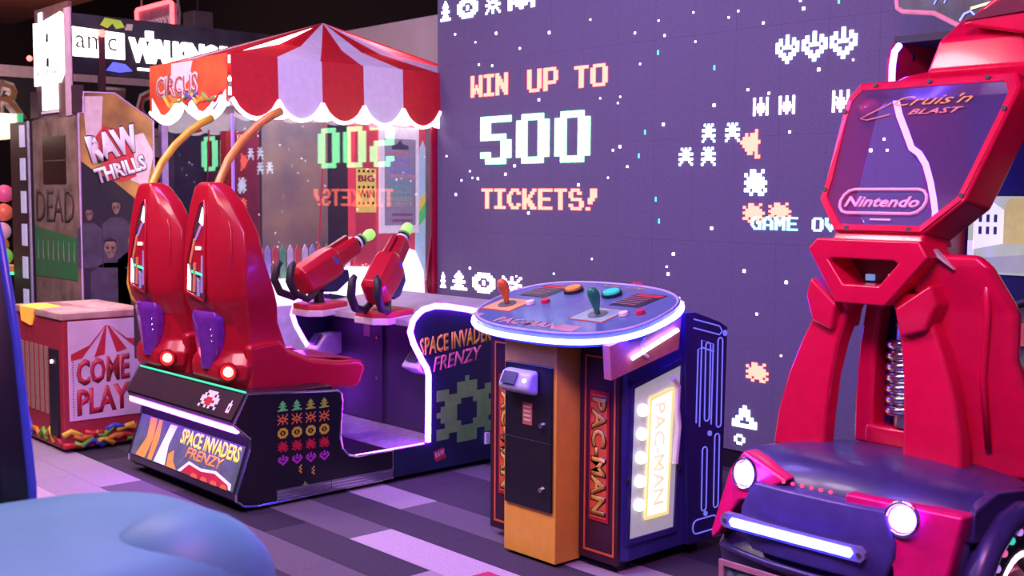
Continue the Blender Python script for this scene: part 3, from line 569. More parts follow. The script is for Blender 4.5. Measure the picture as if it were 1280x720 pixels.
# ------------------------------------------------------------------ red racing machine (seen from behind the seat)
CX = -2.08
rc = thing('racing_arcade_machine', 'glossy red racing game with car-shaped tail, round white headlamps and Nintendo panel', 'arcade machine', (CX, 4.2, 0))
VIO = mat('tail_black', (.045, .035, .15), .36, coat=.15); FEN = mat('fender_lamp_tint', (.80, .004, .16), .28, coat=.3)  # blue lamp spill put into the fender and tail colours
tail = [(3.34,.04),(3.28,.10),(3.25,.34),(3.235,.40),(3.27,.44),(3.26,.60),(3.28,.68),(3.33,.74),(3.40,.772),(3.55,.775),(3.80,.755),(4.35,.60),(4.60,.50),(4.60,.04)]
def lw(x): return 1 - .10*abs((x-CX)/.45)**3
secs = []
for i in range(13):
    x = CX - .46 + .92*i/12; q = abs(i-6)/6
    secs.append([(x, y + .10*q**2.5*(1 if y < 3.5 else 0), z - .05*q**3*(1 if z > .55 else 0)) for y, z in tail])
obj('tail_body', B().loft(secs), VIO, rc, bevel=.012)
def cru(px_x, px_z, y): return (px_x, y, px_z)
FL = [(-2.427,.760),(-2.20,.705),(-2.262,.668),(-2.242,.640),(-2.385,.600),(-2.50,.452),(-2.540,.42),(-2.548,.45),(-2.47,.69)]
FR = [(-1.985,.705),(-1.615,.690),(-1.66,.40),(-1.79,.38),(-1.80,.50),(-1.845,.60),(-1.935,.63),(-1.972,.66)]
def fen(pts, sgn):
    b = B(); L0 = []; L1 = []
    for x, z in pts:
        q = max(0, abs(x-CX)-.12)/.46; yy = 3.222 + .13*q**2 + max(0, z-.64)*.55; L0.append((x, yy, z)); L1.append((x, yy+.08, z))
    return b.loft([L0, L1])
fl = obj('fender', fen(FL, -1), FEN, rc, bevel=.012, label='magenta red tail fender with a headlamp'); frr = obj('fender', fen(FR, 1), FEN, rc, bevel=.012, label='magenta red tail fender with a headlamp')
for x, z, y, par in ((-2.372,.695,3.262,fl),(-1.782,.66,3.262,frr)):
    ax = Vector(((x-CX)*.5, -1, .12)).normalized()
    h = obj('headlamp', B().disc((x, y, z), ax, .042, .020, 24, .036), LAMPW, par)
    ring = []
    u = ax.cross(EZ).normalized(); w2 = ax.cross(u)
    obj('lamp_ring', B().tube([Vector((x, y, z)) + ax*.008 + (u*math.cos(a*math.pi/12) + w2*math.sin(a*math.pi/12))*.052 for a in range(24)], .007, 8, True), CHROME, par)
cpn = obj('centre_panel', B().loft([[(CX + sx*(.30 - .10*abs(t-.5)), 3.222 - .012*math.sin(math.pi*t) + .02*abs(sx)**3, .44 + .24*t) for sx in (-1,-.6,-.2,.2,.6,1)] + [(CX + sx*(.30 - .10*abs(t-.5)), 3.30, .44+.24*t) for sx in (1,.6,.2,-.2,-.6,-1)] for t in (0,.2,.4,.6,.8,1)]), mat('panel_violet', (.09,.07,.32), .30, coat=.2), rc, bevel=.01)
LB = [(-2.415,.53),(-1.895,.53)]
lbz = obj('light_bar_bezel', B().prism([(-2.42,3.205,.507),(-1.89,3.205,.507),(-1.875,3.205,.522),(-1.875,3.205,.542),(-1.89,3.205,.557),(-2.42,3.205,.557),(-2.435,3.205,.542),(-2.435,3.205,.522)], (0,.03,0)), mat('bezel_grey',(.25,.25,.45),.3), cpn)
obj('light_bar', B().prism([(-2.385,3.200,.517),(-1.925,3.200,.517),(-1.915,3.200,.532),(-1.925,3.200,.547),(-2.385,3.200,.547),(-2.395,3.200,.532)], (0,.008,0)), TUBE_B, cpn)
for x in (-2.415, -1.895): obj('bezel_screw', B().disc((x,3.205,.532), (0,-1,0), .008, .004, 10), CHROME, cpn)
for q in range(6): obj('red_marker', B().disc((-2.205+q*.036, 3.245, .700), (0,-1,.2), .006, .006, 8), glow('marker_red',(1,.04,.12),2.0), rc)
obj('bumper_crease', B().tube([(CX+.44*s, 3.225+.085*abs(s)**2.5, .412) for s in (-.95,-.7,-.4,0,.4,.7,.95)], .012, 8), VIO, rc, smooth=True)
ts = obj('tail_poster', B().prism([(-2.44,3.245,.06),(-1.90,3.235,.06),(-1.90,3.222,.36),(-2.44,3.235,.36)], (0,.02,0)), mat('tail_poster_print',(.02,.03,.05),.3,color2=(.25,.42,.38),scale=30), rc)
obj('poster_frame', B().ring([(-2.455,3.238,.045),(-1.885,3.228,.045),(-1.885,3.212,.38),(-2.455,3.226,.38)], [(-2.435,3.238,.06),(-1.905,3.228,.06),(-1.905,3.212,.362),(-2.435,3.226,.362)], (0,.012,0)), mat('frame_pink',(.6,.3,.35),.4), ts)
obj('lower_side', B().box(CX-.42, CX+.42, 3.34, 4.6, .02, .42), SATIN, rc)
# wheel on the right flank
wc = Vector((-1.615, 3.62, .36))
wh = obj('wheel', B().tube([wc + Vector((.0, .20*math.cos(a*math.pi/14), .20*math.sin(a*math.pi/14))) for a in range(28)], .055, 10, True), SATIN, rc, smooth=True)
obj('wheel_hub', B().disc(wc + Vector((-.02,0,0)), EX, .15, .05, 24, .11), mat('hub_red',(.30,.01,.06),.3,.4), wh)
obj('wheel_neon', B().tube([wc + Vector((.045, .165*math.cos(a*math.pi/14), .165*math.sin(a*math.pi/14))) for a in range(28)], .009, 8, True), glow('neon_pink_white',(1.0,.65,.95),5), wh)
for q in range(7):
    a = math.radians(75 + q*13); p = wc + Vector((.06, .255*math.cos(a), .255*math.sin(a)))
    obj('arch_marker', B().ball(p, .013, nu=8, nv=6), glow('arch_%d' % (q % 3), ((.05,.8,.6),(.9,.15,.4),(.6,.3,.9))[q % 3], .8), rc)
obj('wheel_arch', B().tube([wc + Vector((.03, .29*math.cos(math.radians(a)), .29*math.sin(math.radians(a)))) for a in range(-10, 191, 20)], .045, 8), VIO, rc, smooth=True)
obj('side_shoulder', B().loft([[(-1.60-.02*j, y, z-.0) for y, z in ((3.36+.03*j,.70),(3.52,.735),(3.80,.70),(4.2,.58),(4.2,.50),(3.36,.60))] for j in (0, 2, 4)]), VIO, rc, bevel=.01)
# tower: legs, waist with slot, hexagonal head frame with clear pane
def leg(pts, name, m=CRED):
    return obj(name, B().loft([[(x0,y0,z),(x1,y0,z),(x1,y0+t,z),(x0,y0+t,z)] for z,x0,x1,y0,t in pts]), m, rc, bevel=.016, seg=3)
TX = -2.17
for sx in (1, -1):
    P = [(.715,.375,.155,3.66,.08),(.85,.362,.152,3.67,.08),(1.0,.325,.142,3.68,.08),(1.12,.28,.125,3.69,.09),(1.22,.235,.10,3.70,.10),(1.32,.20,.06,3.71,.12)]
    leg([(z, TX-sx*a, TX-sx*b2, y, t) for z, a, b2, y, t in P], 'tower_leg')
    leg([(z, TX+.05-sx*a, TX+.05-sx*b2, y, t) for z, a, b2, y, t in ((.74,.19,.105,3.84,.10),(.9,.19,.115,3.84,.10),(1.1,.18,.11,3.84,.09),(1.3,.15,.08,3.84,.08))], 'inner_leg')
    obj('shoulder_block', B().prism([(TX-sx*.235,3.672,1.36),(TX-sx*.115,3.655,1.27),(TX-sx*.135,3.66,1.17),(TX-sx*.225,3.67,1.20),(TX-sx*.258,3.68,1.29)], (0,.20,0)), CRED, rc, bevel=.012)
wo = [(TX-.235,1.468),(TX-.115,1.275),(TX+.08,1.275),(TX+.235,1.45),(TX+.20,1.505),(TX-.20,1.505)]
wi = [(TX-.145,1.425),(TX-.085,1.345),(TX+.055,1.345),(TX+.125,1.425),(TX+.11,1.435),(TX-.13,1.435)]
wst = obj('waist', B().ring([(x,3.65,z) for x,z in wo], [(x,3.65,z) for x,z in wi], (0,.18,0)), CRED, rc, bevel=.014, seg=3)
obj('slot_back', B().box(TX-.17,TX+.15,3.80,3.83,1.33,1.45), mat('slot_dark',(.16,.004,.02),.5), wst)
obj('slot_light', B().box(TX-.075,TX-.045,3.785,3.80,1.352,1.374), glow('slot_blue',(.25,.45,.9),.6), wst); obj('slot_light', B().box(TX+.015,TX+.05,3.785,3.80,1.352,1.378), glow('slot_pale',(.9,.75,.65),.6), wst)
def lean(z): return 3.69 + .35*(z-1.53)/.56
HX = -2.15
ho = [(HX-.172,1.528),(HX-.282,1.642),(HX-.287,1.72),(HX-.325,1.97),(HX-.33,2.04),(HX-.295,2.095),(HX+.315,2.095),(HX+.345,2.04),(HX+.335,1.97),(HX+.295,1.72),(HX+.282,1.642),(HX+.172,1.528)]
hi = [(HX-.155,1.556),(HX-.254,1.655),(HX-.258,1.72),(HX-.294,1.96),(HX-.298,2.02),(HX-.272,2.062),(HX+.285,2.062),(HX+.312,2.02),(HX+.304,1.96),(HX+.266,1.72),(HX+.254,1.655),(HX+.155,1.556)]
hf = obj('head_frame', B().ring([(x,lean(z),z) for x,z in ho], [(x,lean(z),z) for x,z in hi], (0,.20,-.03)), CRED, rc, bevel=.012, seg=3)
obj('frame_lip', B().ring([(x*.97+HX*.03,lean(z)-.006,(z-1.80)*.97+1.80) for x,z in ho], [(x,lean(z)-.006,z) for x,z in hi], (0,.006,0)), mat('lip_red',(.72,.015,.06),.3), hf)
pane = obj('clear_pane', B().prism([(x*1.04-HX*.04,lean(z)+.002,(z-1.8)*1.04+1.8) for x,z in hi], (0,.004,0)), glass('acrylic',(.90,.85,.97),.04, haze=(.55,.45,.95)), hf, label='clear acrylic back pane')
LP = mat('lettering_pink',(.92,.42,.55),.4,emit=(1,.4,.55),es=.25)
pv = Vector((0,.625,1)).normalized(); 
def hp(x, z, off=.009): return (x, lean(z)-off, z)
def pill(x0, x1, z0, z1):
    o = []; r = (z1-z0)/2
    for k2 in range(7): a = math.radians(-90+k2*30); o.append(hp(x1-r+r*math.cos(a), (z0+z1)/2+r*math.sin(a)))
    for k2 in range(7): a = math.radians(90+k2*30); o.append(hp(x0+r+r*math.cos(a), (z0+z1)/2+r*math.sin(a)))
    return o
obj('logo_outline', B().tube(pill(-2.335,-2.0,1.597,1.682), .0055, 6, True), LP, hf)
text('Nintendo', LP, hf, hp(-2.312,1.618), EX, pv, .29, .045, bold=.025, depth=.002, shear=.18)
text('Cruis\'n', mat('script_gold',(.85,.50,.12),.4), hf, hp(-2.26,1.99), EX, pv, .30, .042, bold=.0, depth=.002, shear=.45)
text('BLAST', mat('script_pink',(.9,.35,.25),.4), hf, hp(-2.19,1.955), EX, pv, .21, .024, bold=.015, depth=.002, shear=.4)
obj('script_swoosh', B().tube([hp(-2.27,2.005),hp(-2.35,1.965),hp(-2.38,1.948),hp(-2.35,1.942),hp(-2.26,1.96)], .003, 6), mat('script_pink',(.9,.35,.25),.4), hf)
obj('small_print', B().obox(hp(-2.19,1.573), (.08,0,0), (0,.002,.005), (0,-.001,0)), LP, hf)
for x, z in ((HX-.31,1.98),(HX-.268,1.68),(HX-.12,1.542),(HX+.12,1.542),(HX-.22,2.078),(HX,2.078),(HX+.22,2.078),(HX+.268,1.66),(HX+.318,1.96)):
    obj('frame_bolt', B().disc(hp(x,z,.006), (0,-1,.3), .009, .006, 10), SATIN, hf)
obj('neck', B().loft([[(HX-a,y,z),(HX+a,y,z),(HX+a,y+.2,z),(HX-a,y+.2,z)] for z,a,y in ((1.48,.19,3.68),(1.51,.175,3.69),(1.545,.17,3.71))]), CRED, rc, bevel=.01)
# headrest cap
cap = obj('headrest_cap', B().loft([[(CX+sx,4.28,2.08),(CX+sx*.95,4.24,2.14),(CX+sx*.8,4.27,2.26),(CX+sx*.7,4.42,2.36),(CX+sx*.9,4.62,2.30),(CX+sx,4.62,2.10)] for sx in (-.21,-.08,.08,.21)]), CRED, rc, bevel=.015, seg=3)
obj('cap_ridge', B().prism([(CX-.06,4.22,2.30),(CX+.30,4.22,2.22),(CX+.46,4.22,2.32),(CX+.34,4.22,2.44),(CX+.08,4.22,2.40)], (0,.2,.02)), CRED, cap, bevel=.015)
obj('cap_window', B().prism([(CX-.04,4.215,2.315),(CX+.12,4.205,2.385),(CX+.34,4.205,2.42),(CX+.26,4.205,2.33)], (0,.02,0)), mat('slot_dark',(.16,.004,.02),.5), cap)
obj('cap_arm', B().tube([(CX-.20,4.30,2.12),(CX-.28,4.25,2.10),(CX-.34,4.15,2.04),(CX-.34,4.02,1.98)], .030, 8), CRED, cap, smooth=True)
obj('cap_arm', B().tube([(CX+.20,4.30,2.12),(CX+.28,4.25,2.10),(CX+.34,4.15,2.04),(CX+.34,4.02,1.98)], .030, 8), CRED, cap, smooth=True)
# right bolster wing and seat
obj('seat_wing', B().loft([[(a,3.74,z),(b2,y2,z),(b2,y2+.05,z),(a,3.80,z)] for z,a,b2,y2 in ((.70,-2.0,-1.58,3.90),(.87,-2.0,-1.62,3.90),(1.0,-2.0,-1.68,3.86),(1.11,-2.0,-1.71,3.84),(1.26,-2.02,-1.71,3.84),(1.30,-2.03,-1.72,3.82),(1.42,-2.05,-1.77,3.76),(1.46,-2.06,-1.82,3.76))]), CRED, rc, bevel=.018, seg=3)
obj('wing_crease', B().tube([(-1.80,3.79,1.44),(-1.79,3.795,1.25),(-1.80,3.80,1.05),(-1.78,3.82,.80)], .012, 8), CRED, rc, smooth=True)
obj('wing_accent', B().prism([(-1.99,3.72,1.475),(-1.955,3.72,1.48),(-1.885,3.735,1.41),(-1.93,3.72,1.445)], (0,.03,0)), mat('accent_olive',(.55,.58,.40),.35), rc)
obj('seat_back', B().loft([[(TX+.05-a,y,z),(TX+.05+a,y,z),(TX+.05+a,y+.10,z),(TX+.05-a,y+.10,z)] for z,a,y in ((.74,.18,3.93),(.9,.19,3.93),(1.2,.17,3.93),(1.3,.14,3.93))]), mat('seat_navy',(.015,.02,.08),.35), rc, bevel=.02)
coil = obj('shock_coil', B().tube([(TX+.06+.072*math.cos(a*.45), 3.875+.045*math.sin(a*.45), .85+.0029*a) for a in range(0,100)], .020, 8), CHROME, rc, smooth=True, label='chrome coil seen between the red legs')
obj('coil_core', B().disc((TX+.06,3.875,.82), EZ, .048, .40, 16), STEEL, rc)
obj('coil_thread', B().tube([(TX+.06+.05*math.cos(a), 3.875+.04*math.sin(a), 1.16+.0016*a*2) for a in range(0,50)], .006, 6), STEEL, rc)
obj('seat_shelf', B().box(TX-.09, TX+.19, 3.83, 3.94, .74, .815), CRED, rc, bevel=.015)
# front housing with screen, LED edge and header
hs = obj('housing_side', B().prism(yz([(4.51,2.30),(4.465,2.24),(4.465,2.13),(4.535,2.0),(4.645,1.866),(4.77,1.80),(4.87,1.59),(4.87,.05),(5.35,.05),(5.35,2.32)], -2.58), (.03,0,0)), mat('housing_red',(.42,.01,.06),.35), rc)
obj('edge_light', B().tube([(-2.55,y-.006,z) for y,z in ((4.516,2.29),(4.48,2.26),(4.465,2.20),(4.465,2.13),(4.50,2.07),(4.535,2.0),(4.59,1.935),(4.645,1.866),(4.71,1.845),(4.77,1.80),(4.82,1.72),(4.85,1.65),(4.87,1.59),(4.87,1.2))], .014, 8), glow('housing_light',(.10,.06,1.0),22), hs)
obj('housing_bolt', B().disc((-2.548,4.62,2.25), EX, .012, .006, 10), SATIN, hs)
obj('housing_top', B().box(-2.58,-1.40,4.52,5.40,2.30,2.33), SATIN, rc)
obj('housing_side', B().box(-1.43,-1.40,4.75,5.35,.05,2.30), mat('housing_red',(.42,.01,.06),.35), rc)
obj('cabinet_front', B().box(-2.55,-1.43,5.15,5.35,.05,2.30), mat('housing_navy',(.01,.012,.05),.4), rc)
scn = obj('screen', B().box(-2.525,-1.45,5.13,5.15,1.31,1.662), mat('screen_glass',(.1,.1,.12),.2,emit=(.62,.60,.56),es=.7,var=.2), rc, label='game screen showing a street scene')
def spoly(pts, m, off=.002): obj('screen_image', B().prism([(x,5.13-off,z) for x,z in pts], (0,.001,0)), m, scn)
spoly([(-2.48,1.38),(-2.30,1.40),(-2.0,1.42),(-1.5,1.40),(-1.5,1.32),(-2.50,1.32)], mat('img_road',(.2,.2,.2),.4,emit=(.34,.33,.34),es=.8))
spoly([(-2.50,1.42),(-2.36,1.45),(-2.36,1.60),(-2.42,1.64),(-2.50,1.60)], mat('img_wall',(.6,.6,.6),.4,emit=(.85,.84,.82),es=.9), .003)
spoly([(-2.36,1.45),(-1.6,1.44),(-1.6,1.655),(-2.33,1.655),(-2.36,1.62)], mat('img_leaf',(.4,.35,.1),.4,emit=(.55,.42,.12),es=.8,color2=(.2,.25,.08),scale=20), .003)
spoly([(-2.525,1.32),(-2.495,1.32),(-2.495,1.46),(-2.525,1.46)], mat('img_lilac',(.6,.5,.8),.4,emit=(.75,.62,.95),es=.9), .003)
for q in range(3):
    for r in range(2): spoly([(-2.475+q*.035,1.49+r*.055),(-2.46+q*.035,1.49+r*.055),(-2.46+q*.035,1.525+r*.055),(-2.475+q*.035,1.525+r*.055)], mat('img_dark',(.1,.1,.1),.4), .0045)
dash = obj('dashboard', B().prism(yz([(4.75,.60),(4.62,.95),(4.70,1.10),(5.0,1.18),(5.15,1.18),(5.15,.6)], -2.53), (1.08,0,0)), mat('dash_black',(.012,.012,.03),.35), rc, bevel=.02)
obj('steering_wheel', B().tube([(-1.98 + .155*math.cos(a*math.pi/12), 4.55 + .06*math.sin(a*math.pi/12), 1.10 + .145*math.sin(a*math.pi/12)) for a in range(24)], .018, 8, True), SATIN, dash, smooth=True)
obj('wheel_boss', B().disc((-1.98,4.58,1.10), (0,-.92,.38), .05, .05, 18), mat('boss_red',(.5,.02,.05),.4), dash)
for a in (90, 210, 330): obj('wheel_spoke', B().tube([(-1.98,4.56,1.10), (-1.98+.15*math.cos(math.radians(a)),4.55+.06*math.sin(math.radians(a)),1.10+.14*math.sin(math.radians(a)))], .014, 6), STEEL, dash)
hz = [(-2.955,2.60),(-2.95,2.565),(-2.92,2.545),(-2.76,2.52),(-2.64,2.452),(-2.54,2.425),(-2.34,2.46),(-1.9,2.50),(-1.3,2.56),(-1.3,3.1),(-2.94,3.1)]
hd = obj('header_sign', B().prism([(x,5.19,z) for x,z in hz], (0,.08,0)), mat('header_print',(.015,.02,.035),.3,color2=(.05,.10,.12),scale=12), rc, label='dark header sign with a pink edge')
obj('header_trim', B().tube([(x,5.19,z) for x,z in hz], .012, 8, True), mat('trim_pink',(.75,.30,.35),.35,emit=(.9,.3,.4),es=.3), hd)
obj('header_line', B().obox((-2.58,5.186,2.515), (.6,0,.10), (0,0,.012), (0,-.004,0)), glow('line_yellow',(.95,.75,.3),1.2), hd)
obj('header_line', B().tube([(-2.63,5.184,2.47),(-2.61,5.184,2.50),(-2.58,5.184,2.51),(-2.56,5.184,2.49)], .005, 6), glow('line_blue',(.3,.35,1),1.5), hd)
for x in (-2.76, -2.71): obj('header_line', B().tube([(x,5.184,2.56),(x+.03,5.184,2.62)], .003, 6), glow('line_blue',(.3,.35,1),1.5), hd)
obj('header_post', B().box(-2.3,-1.7,5.22,5.30,2.32,2.62), SATIN, rc)

# ------------------------------------------------------------------ striped carnival booth
gz = thing('carnival_booth', 'glass-walled carnival booth with red and white striped canopy roof', 'carnival booth', (-7.72, 4.9, 0))
GX0, GX1, GY0, GY1 = -8.28, -7.16, 3.93, 6.06
CR = mat('canopy_red', (.70,.02,.03), .45, var=.05); CW = mat('canopy_white', (.86,.80,.86), .5, var=.03)
apex = Vector((-7.74, 5.04, 2.98)); EAVE = 2.60; VAL = 2.17
VW = glow('valance_light', (1.0,.95,1.0), 1.6)
def stripes(p0, p1, n, first, outn, white_glow=True):
    for i in range(n):
        a = p0 + (p1-p0)*(i/n); b2 = p0 + (p1-p0)*((i+1)/n); red = (i + first) % 2 == 0
        ae, be = Vector((a.x,a.y,EAVE)), Vector((b2.x,b2.y,EAVE)); m = CR if red else CW
        # roof gore with a slight sag, then the scalloped valance
        mid = [(apex*.5+q*.5) + Vector((0,0,-.05)) for q in (ae, be)]
        bm2 = B(); v = [bm2.bm.verts.new(q) for q in (apex, mid[0], mid[1], ae, be)]
        bm2.bm.faces.new((v[0], v[1], v[2])); bm2.bm.faces.new((v[1], v[3], v[4], v[2]))
        r = bmesh.ops.extrude_face_region(bm2.bm, geom=list(bm2.bm.faces)); bmesh.ops.translate(bm2.bm, verts=[e for e in r['geom'] if isinstance(e, bmesh.types.BMVert)], vec=(0,0,-.012))
        obj('roof_stripe', bm2, m, gz)
        pts = [Vector((a.x,a.y,EAVE)) + outn*.012]; 
        for k2 in range(9):
            t = k2/8; p = a + (b2-a)*t; pts.append(Vector((p.x,p.y,VAL + .13 - .13*math.sin(math.pi*t)**.7)) + outn*.022)
        pts.append(Vector((b2.x,b2.y,EAVE)) + outn*.012)
        obj('valance_flap', B().prism(pts, outn*.006), m, gz)
        bulbs = [Vector((p.x, p.y, p.z)) + outn*.004 for p in pts[1:-1]]
        if white_glow: obj('valance_light', B().tube(bulbs, .015, 6), VW, gz)
        h0, h1 = a + (b2-a)*.5, a + (b2-a)*1.5
        bk2 = [Vector((h0.x,h0.y,2.36)) + outn*.008] + [Vector(((h0+(h1-h0)*(k2/8)).x, (h0+(h1-h0)*(k2/8)).y, VAL + .10 - .10*math.sin(math.pi*k2/8)**.7)) + outn*.012 for k2 in range(9)] + [Vector((h1.x,h1.y,2.36)) + outn*.008]
        if white_glow and i < n-1: obj('valance_backing', B().prism(bk2, outn*.004), glow('backing_white', (1.0,.95,1.0), 1.3), gz)
stripes(Vector((GX1+.03,GY0-.03,0)), Vector((GX1+.03,GY1,0)), 6, 0, Vector((1,0,0)))
stripes(Vector((GX0-.03,GY1,0)), Vector((GX0-.03,GY0-.03,0)), 6, 0, Vector((-1,0,0)), False)
# front end: plain red roof gore, printed banner
for k2 in range(4):
    a = Vector((GX0-.03 + (GX1-GX0+.06)*k2/4, GY0-.03, EAVE)); b2 = Vector((GX0-.03 + (GX1-GX0+.06)*(k2+1)/4, GY0-.03, EAVE))
    obj('roof_stripe', B().prism([apex, a, b2], (0,0,-.012)), CR if k2 != 1 else CW, gz)
    a2, b3 = Vector((a.x, GY1, EAVE)), Vector((b2.x, GY1, EAVE)); obj('roof_stripe', B().prism([apex, b3, a2], (0,0,-.012)), CR if k2 % 2 else CW, gz)
bn = [(GX0-.03,EAVE),(GX0-.03,2.20)]
for k2 in range(25):
    t = k2/24; bn.append((GX0-.03 + (GX1-GX0+.06)*t, 2.20 + .13 - .13*abs(math.sin(2*math.pi*t + .6))))
bn.append((GX1+.03,EAVE))
bnr = obj('banner', B().prism([(x,GY0-.05,z) for x,z in bn], (0,.008,0)), mat('banner_red',(.72,.05,.03),.5,color2=(.80,.16,.04),scale=5), gz, label='red printed banner with white lettering')
obj('banner_tent', B().prism([(x,GY0-.0515,z) for x,z in ((-7.95,2.59),(-7.62,2.59),(-7.68,2.46),(-7.78,2.40),(-7.95,2.42))], (0,.001,0)), CW, bnr)
text('CIRCUS', mat('letter_edge',(.85,.70,.72),.5), bnr, (-8.20,GY0-.053,2.35), EX, EZ, .66, .16, bold=.06, depth=.0008)
text('CIRCUS', mat('letter_red',(.60,.05,.04),.5), bnr, (-8.18,GY0-.0545,2.368), EX, EZ, .62, .125, bold=-.005, depth=.0008)
for q in range(9):
    m = (YELP, ORAP, GREP, REDP, BLUP)[q % 5]; x = -7.98 + .085*q
    obj('banner_cable', B().tube([(x-.08,GY0-.056,2.34+random.uniform(-.02,.02)),(x,GY0-.056,2.31+random.uniform(-.03,.02)),(x+.10,GY0-.056,2.335+random.uniform(-.03,.02))], .012, 6), m, bnr)
for c0, hw in ((-8.02,.25),(-7.42,.27)):
    obj('white_scallop', B().prism([(c0-hw,GY0-.052,2.36)] + [(c0-hw+2*hw*k2/10, GY0-.052, 2.24-.09*math.sin(math.pi*k2/10)**.7) for k2 in range(11)] + [(c0+hw,GY0-.052,2.36),(c0+hw*.45,GY0-.052,2.235),(c0,GY0-.052,2.215),(c0-hw*.45,GY0-.052,2.235)], (0,.004,0)), glow('scallop_white',(1,.95,1),.9), bnr)
obj('banner_light', B().tube([(x,GY0-.047,z) for x,z in bn[2:-1]], .016, 6), VW, bnr)
# eave beam, posts, glass walls
POST = mat('booth_post_red',(.50,.01,.06),.4)
PLm = mat('booth_white',(.80,.74,.84),.5)
for x, y in ((GX0,GY0),(GX0,GY1),(GX1-.05,GY1-.05)): obj('corner_post', B().box(x, x+.05, y, y+.05, .02, EAVE), mat('post_violet',(.25,.18,.40),.3), gz)
obj('corner_post', B().prism([(GX1-.02,5.66,.02),(GX1-.02,5.66,.75),(GX1-.02,5.60,.95),(GX1-.02,5.66,1.35),(GX1-.02,5.66,EAVE),(GX1-.02,5.90,EAVE),(GX1-.02,5.90,.02)], (.02,0,0)), POST, gz)
G = glass('booth_glass',(.92,.92,.95),.11)
for n2, b3 in (('right', B().box(GX1-.006,GX1,GY0+.02,5.66,.86,EAVE-.02)), ('left', B().box(GX0+.02,GX0+.026,GY0+.05,GY1,.86,EAVE-.02))):
    obj('glass_panel', b3, G if n2 == 'right' else glass('tinted_glass',(.35,.35,.40),.22), gz, label='clear glass side of the booth')
obj('glass_edge', B().box(GX1-.012,GX1+.004,GY0-.004,GY0+.012,.86,2.2), glow('edge_violet',(.35,.2,.8),.5), gz)
for n2, b3 in (('a', B().box(GX1-.03,GX1,GY0,5.62,.03,.86)), ('b', B().box(GX0,GX0+.03,GY0,GY1,.03,.86)), ('c', B().box(GX0+.03,GX1-.03,GY0,GY0+.03,.03,.86)), ('d', B().box(GX0,GX1,GY1-.03,GY1,.03,EAVE))):
    obj('base_panel', b3, PLm if n2 != 'd' else mat('back_panel_art',(.05,.05,.08),.5,color2=(.16,.13,.10),scale=2.2), gz)
obj('booth_floor', B().box(GX0+.03,GX1-.03,GY0+.03,GY1-.03,.60,.64), PLm, gz)
# picket fence inside the glass
pk = obj('picket_rail', B().box(GX1-.12,GX1-.10,GY0+.1,5.3,.95,.98), CW, gz)
for q in range(20):
    y = GY0 + .12 + q*.062; m = (CW, mat('picket_red',(.80,.12,.10),.5), mat('picket_lilac',(.5,.45,.8),.5), mat('picket_green',(.15,.55,.25),.5))[(0,1,0,2,1,3)[q % 6]]
    obj('picket', B().prism([(GX1-.115,y,.66),(GX1-.115,y+.042,.66),(GX1-.115,y+.042,1.25),(GX1-.115,y+.021,1.29),(GX1-.115,y,1.25)], (.012,0,0)), m, pk)
# display at the right end: prize board and striped column, their glow stands in for booth light
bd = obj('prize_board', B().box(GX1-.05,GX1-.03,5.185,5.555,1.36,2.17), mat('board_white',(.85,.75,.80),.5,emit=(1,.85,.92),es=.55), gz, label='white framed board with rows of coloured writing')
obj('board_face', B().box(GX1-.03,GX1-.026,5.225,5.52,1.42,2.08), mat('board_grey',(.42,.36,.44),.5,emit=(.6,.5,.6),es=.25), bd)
rows_c = [(.75,.25,.3),(.35,.25,.75),(.40,.25,.80),(.30,.30,.80),(.75,.35,.45),(.15,.50,.50),(.10,.55,.50),(.15,.60,.45),(.35,.6,.4),(.55,.50,.35)]
for q, c in enumerate(rows_c):
    z = 1.95 - q*.043
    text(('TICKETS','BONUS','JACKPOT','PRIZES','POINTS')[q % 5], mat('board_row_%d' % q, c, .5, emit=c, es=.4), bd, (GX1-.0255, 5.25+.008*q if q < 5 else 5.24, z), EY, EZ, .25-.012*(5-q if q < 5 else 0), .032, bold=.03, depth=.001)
obj('board_crest', B().prism(yz([(5.29,2.0),(5.45,2.0),(5.45,2.03),(5.40,2.04),(5.37,2.075),(5.34,2.04),(5.29,2.03)], GX1-.0255), (.001,0,0)), mat('crest_dark',(.15,.12,.16),.5), bd)
for z0 in (1.445, 1.49): obj('board_bar', B().box(GX1-.0258,GX1-.0245,5.29,5.49,z0,z0+.022), mat('board_pink',(.7,.3,.4),.5), bd)
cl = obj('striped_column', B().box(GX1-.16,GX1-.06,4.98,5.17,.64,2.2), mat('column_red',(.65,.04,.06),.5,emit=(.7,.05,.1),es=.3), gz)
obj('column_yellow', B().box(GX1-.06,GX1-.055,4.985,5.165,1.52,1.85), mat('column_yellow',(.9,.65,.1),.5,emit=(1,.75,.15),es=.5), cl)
for q in range(3):
    for r in range(4): obj('column_tick', B().box(GX1-.055,GX1-.052,5.0+r*.042,5.018+r*.042,1.58+q*.12,1.60+q*.12), BLACK, cl)
text('WIN', REDP, cl, (GX1-.0545,5.0,1.63), EY, EZ, .15, .06, bold=.04, depth=.001); text('BIG', REDP, cl, (GX1-.0545,5.0,1.75), EY, EZ, .15, .05, bold=.04, depth=.001)
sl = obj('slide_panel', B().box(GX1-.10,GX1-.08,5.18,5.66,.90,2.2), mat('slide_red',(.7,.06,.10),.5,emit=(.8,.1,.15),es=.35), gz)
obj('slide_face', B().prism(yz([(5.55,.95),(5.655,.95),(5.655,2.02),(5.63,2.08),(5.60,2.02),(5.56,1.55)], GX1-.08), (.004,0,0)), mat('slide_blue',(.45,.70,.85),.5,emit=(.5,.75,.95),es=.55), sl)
obj('slide_band', B().prism(yz([(5.56,1.48),(5.655,1.60),(5.655,1.68),(5.56,1.56)], GX1-.075), (.002,0,0)), mat('band_yellow',(.9,.75,.1),.5,emit=(1,.8,.1),es=.5), sl)
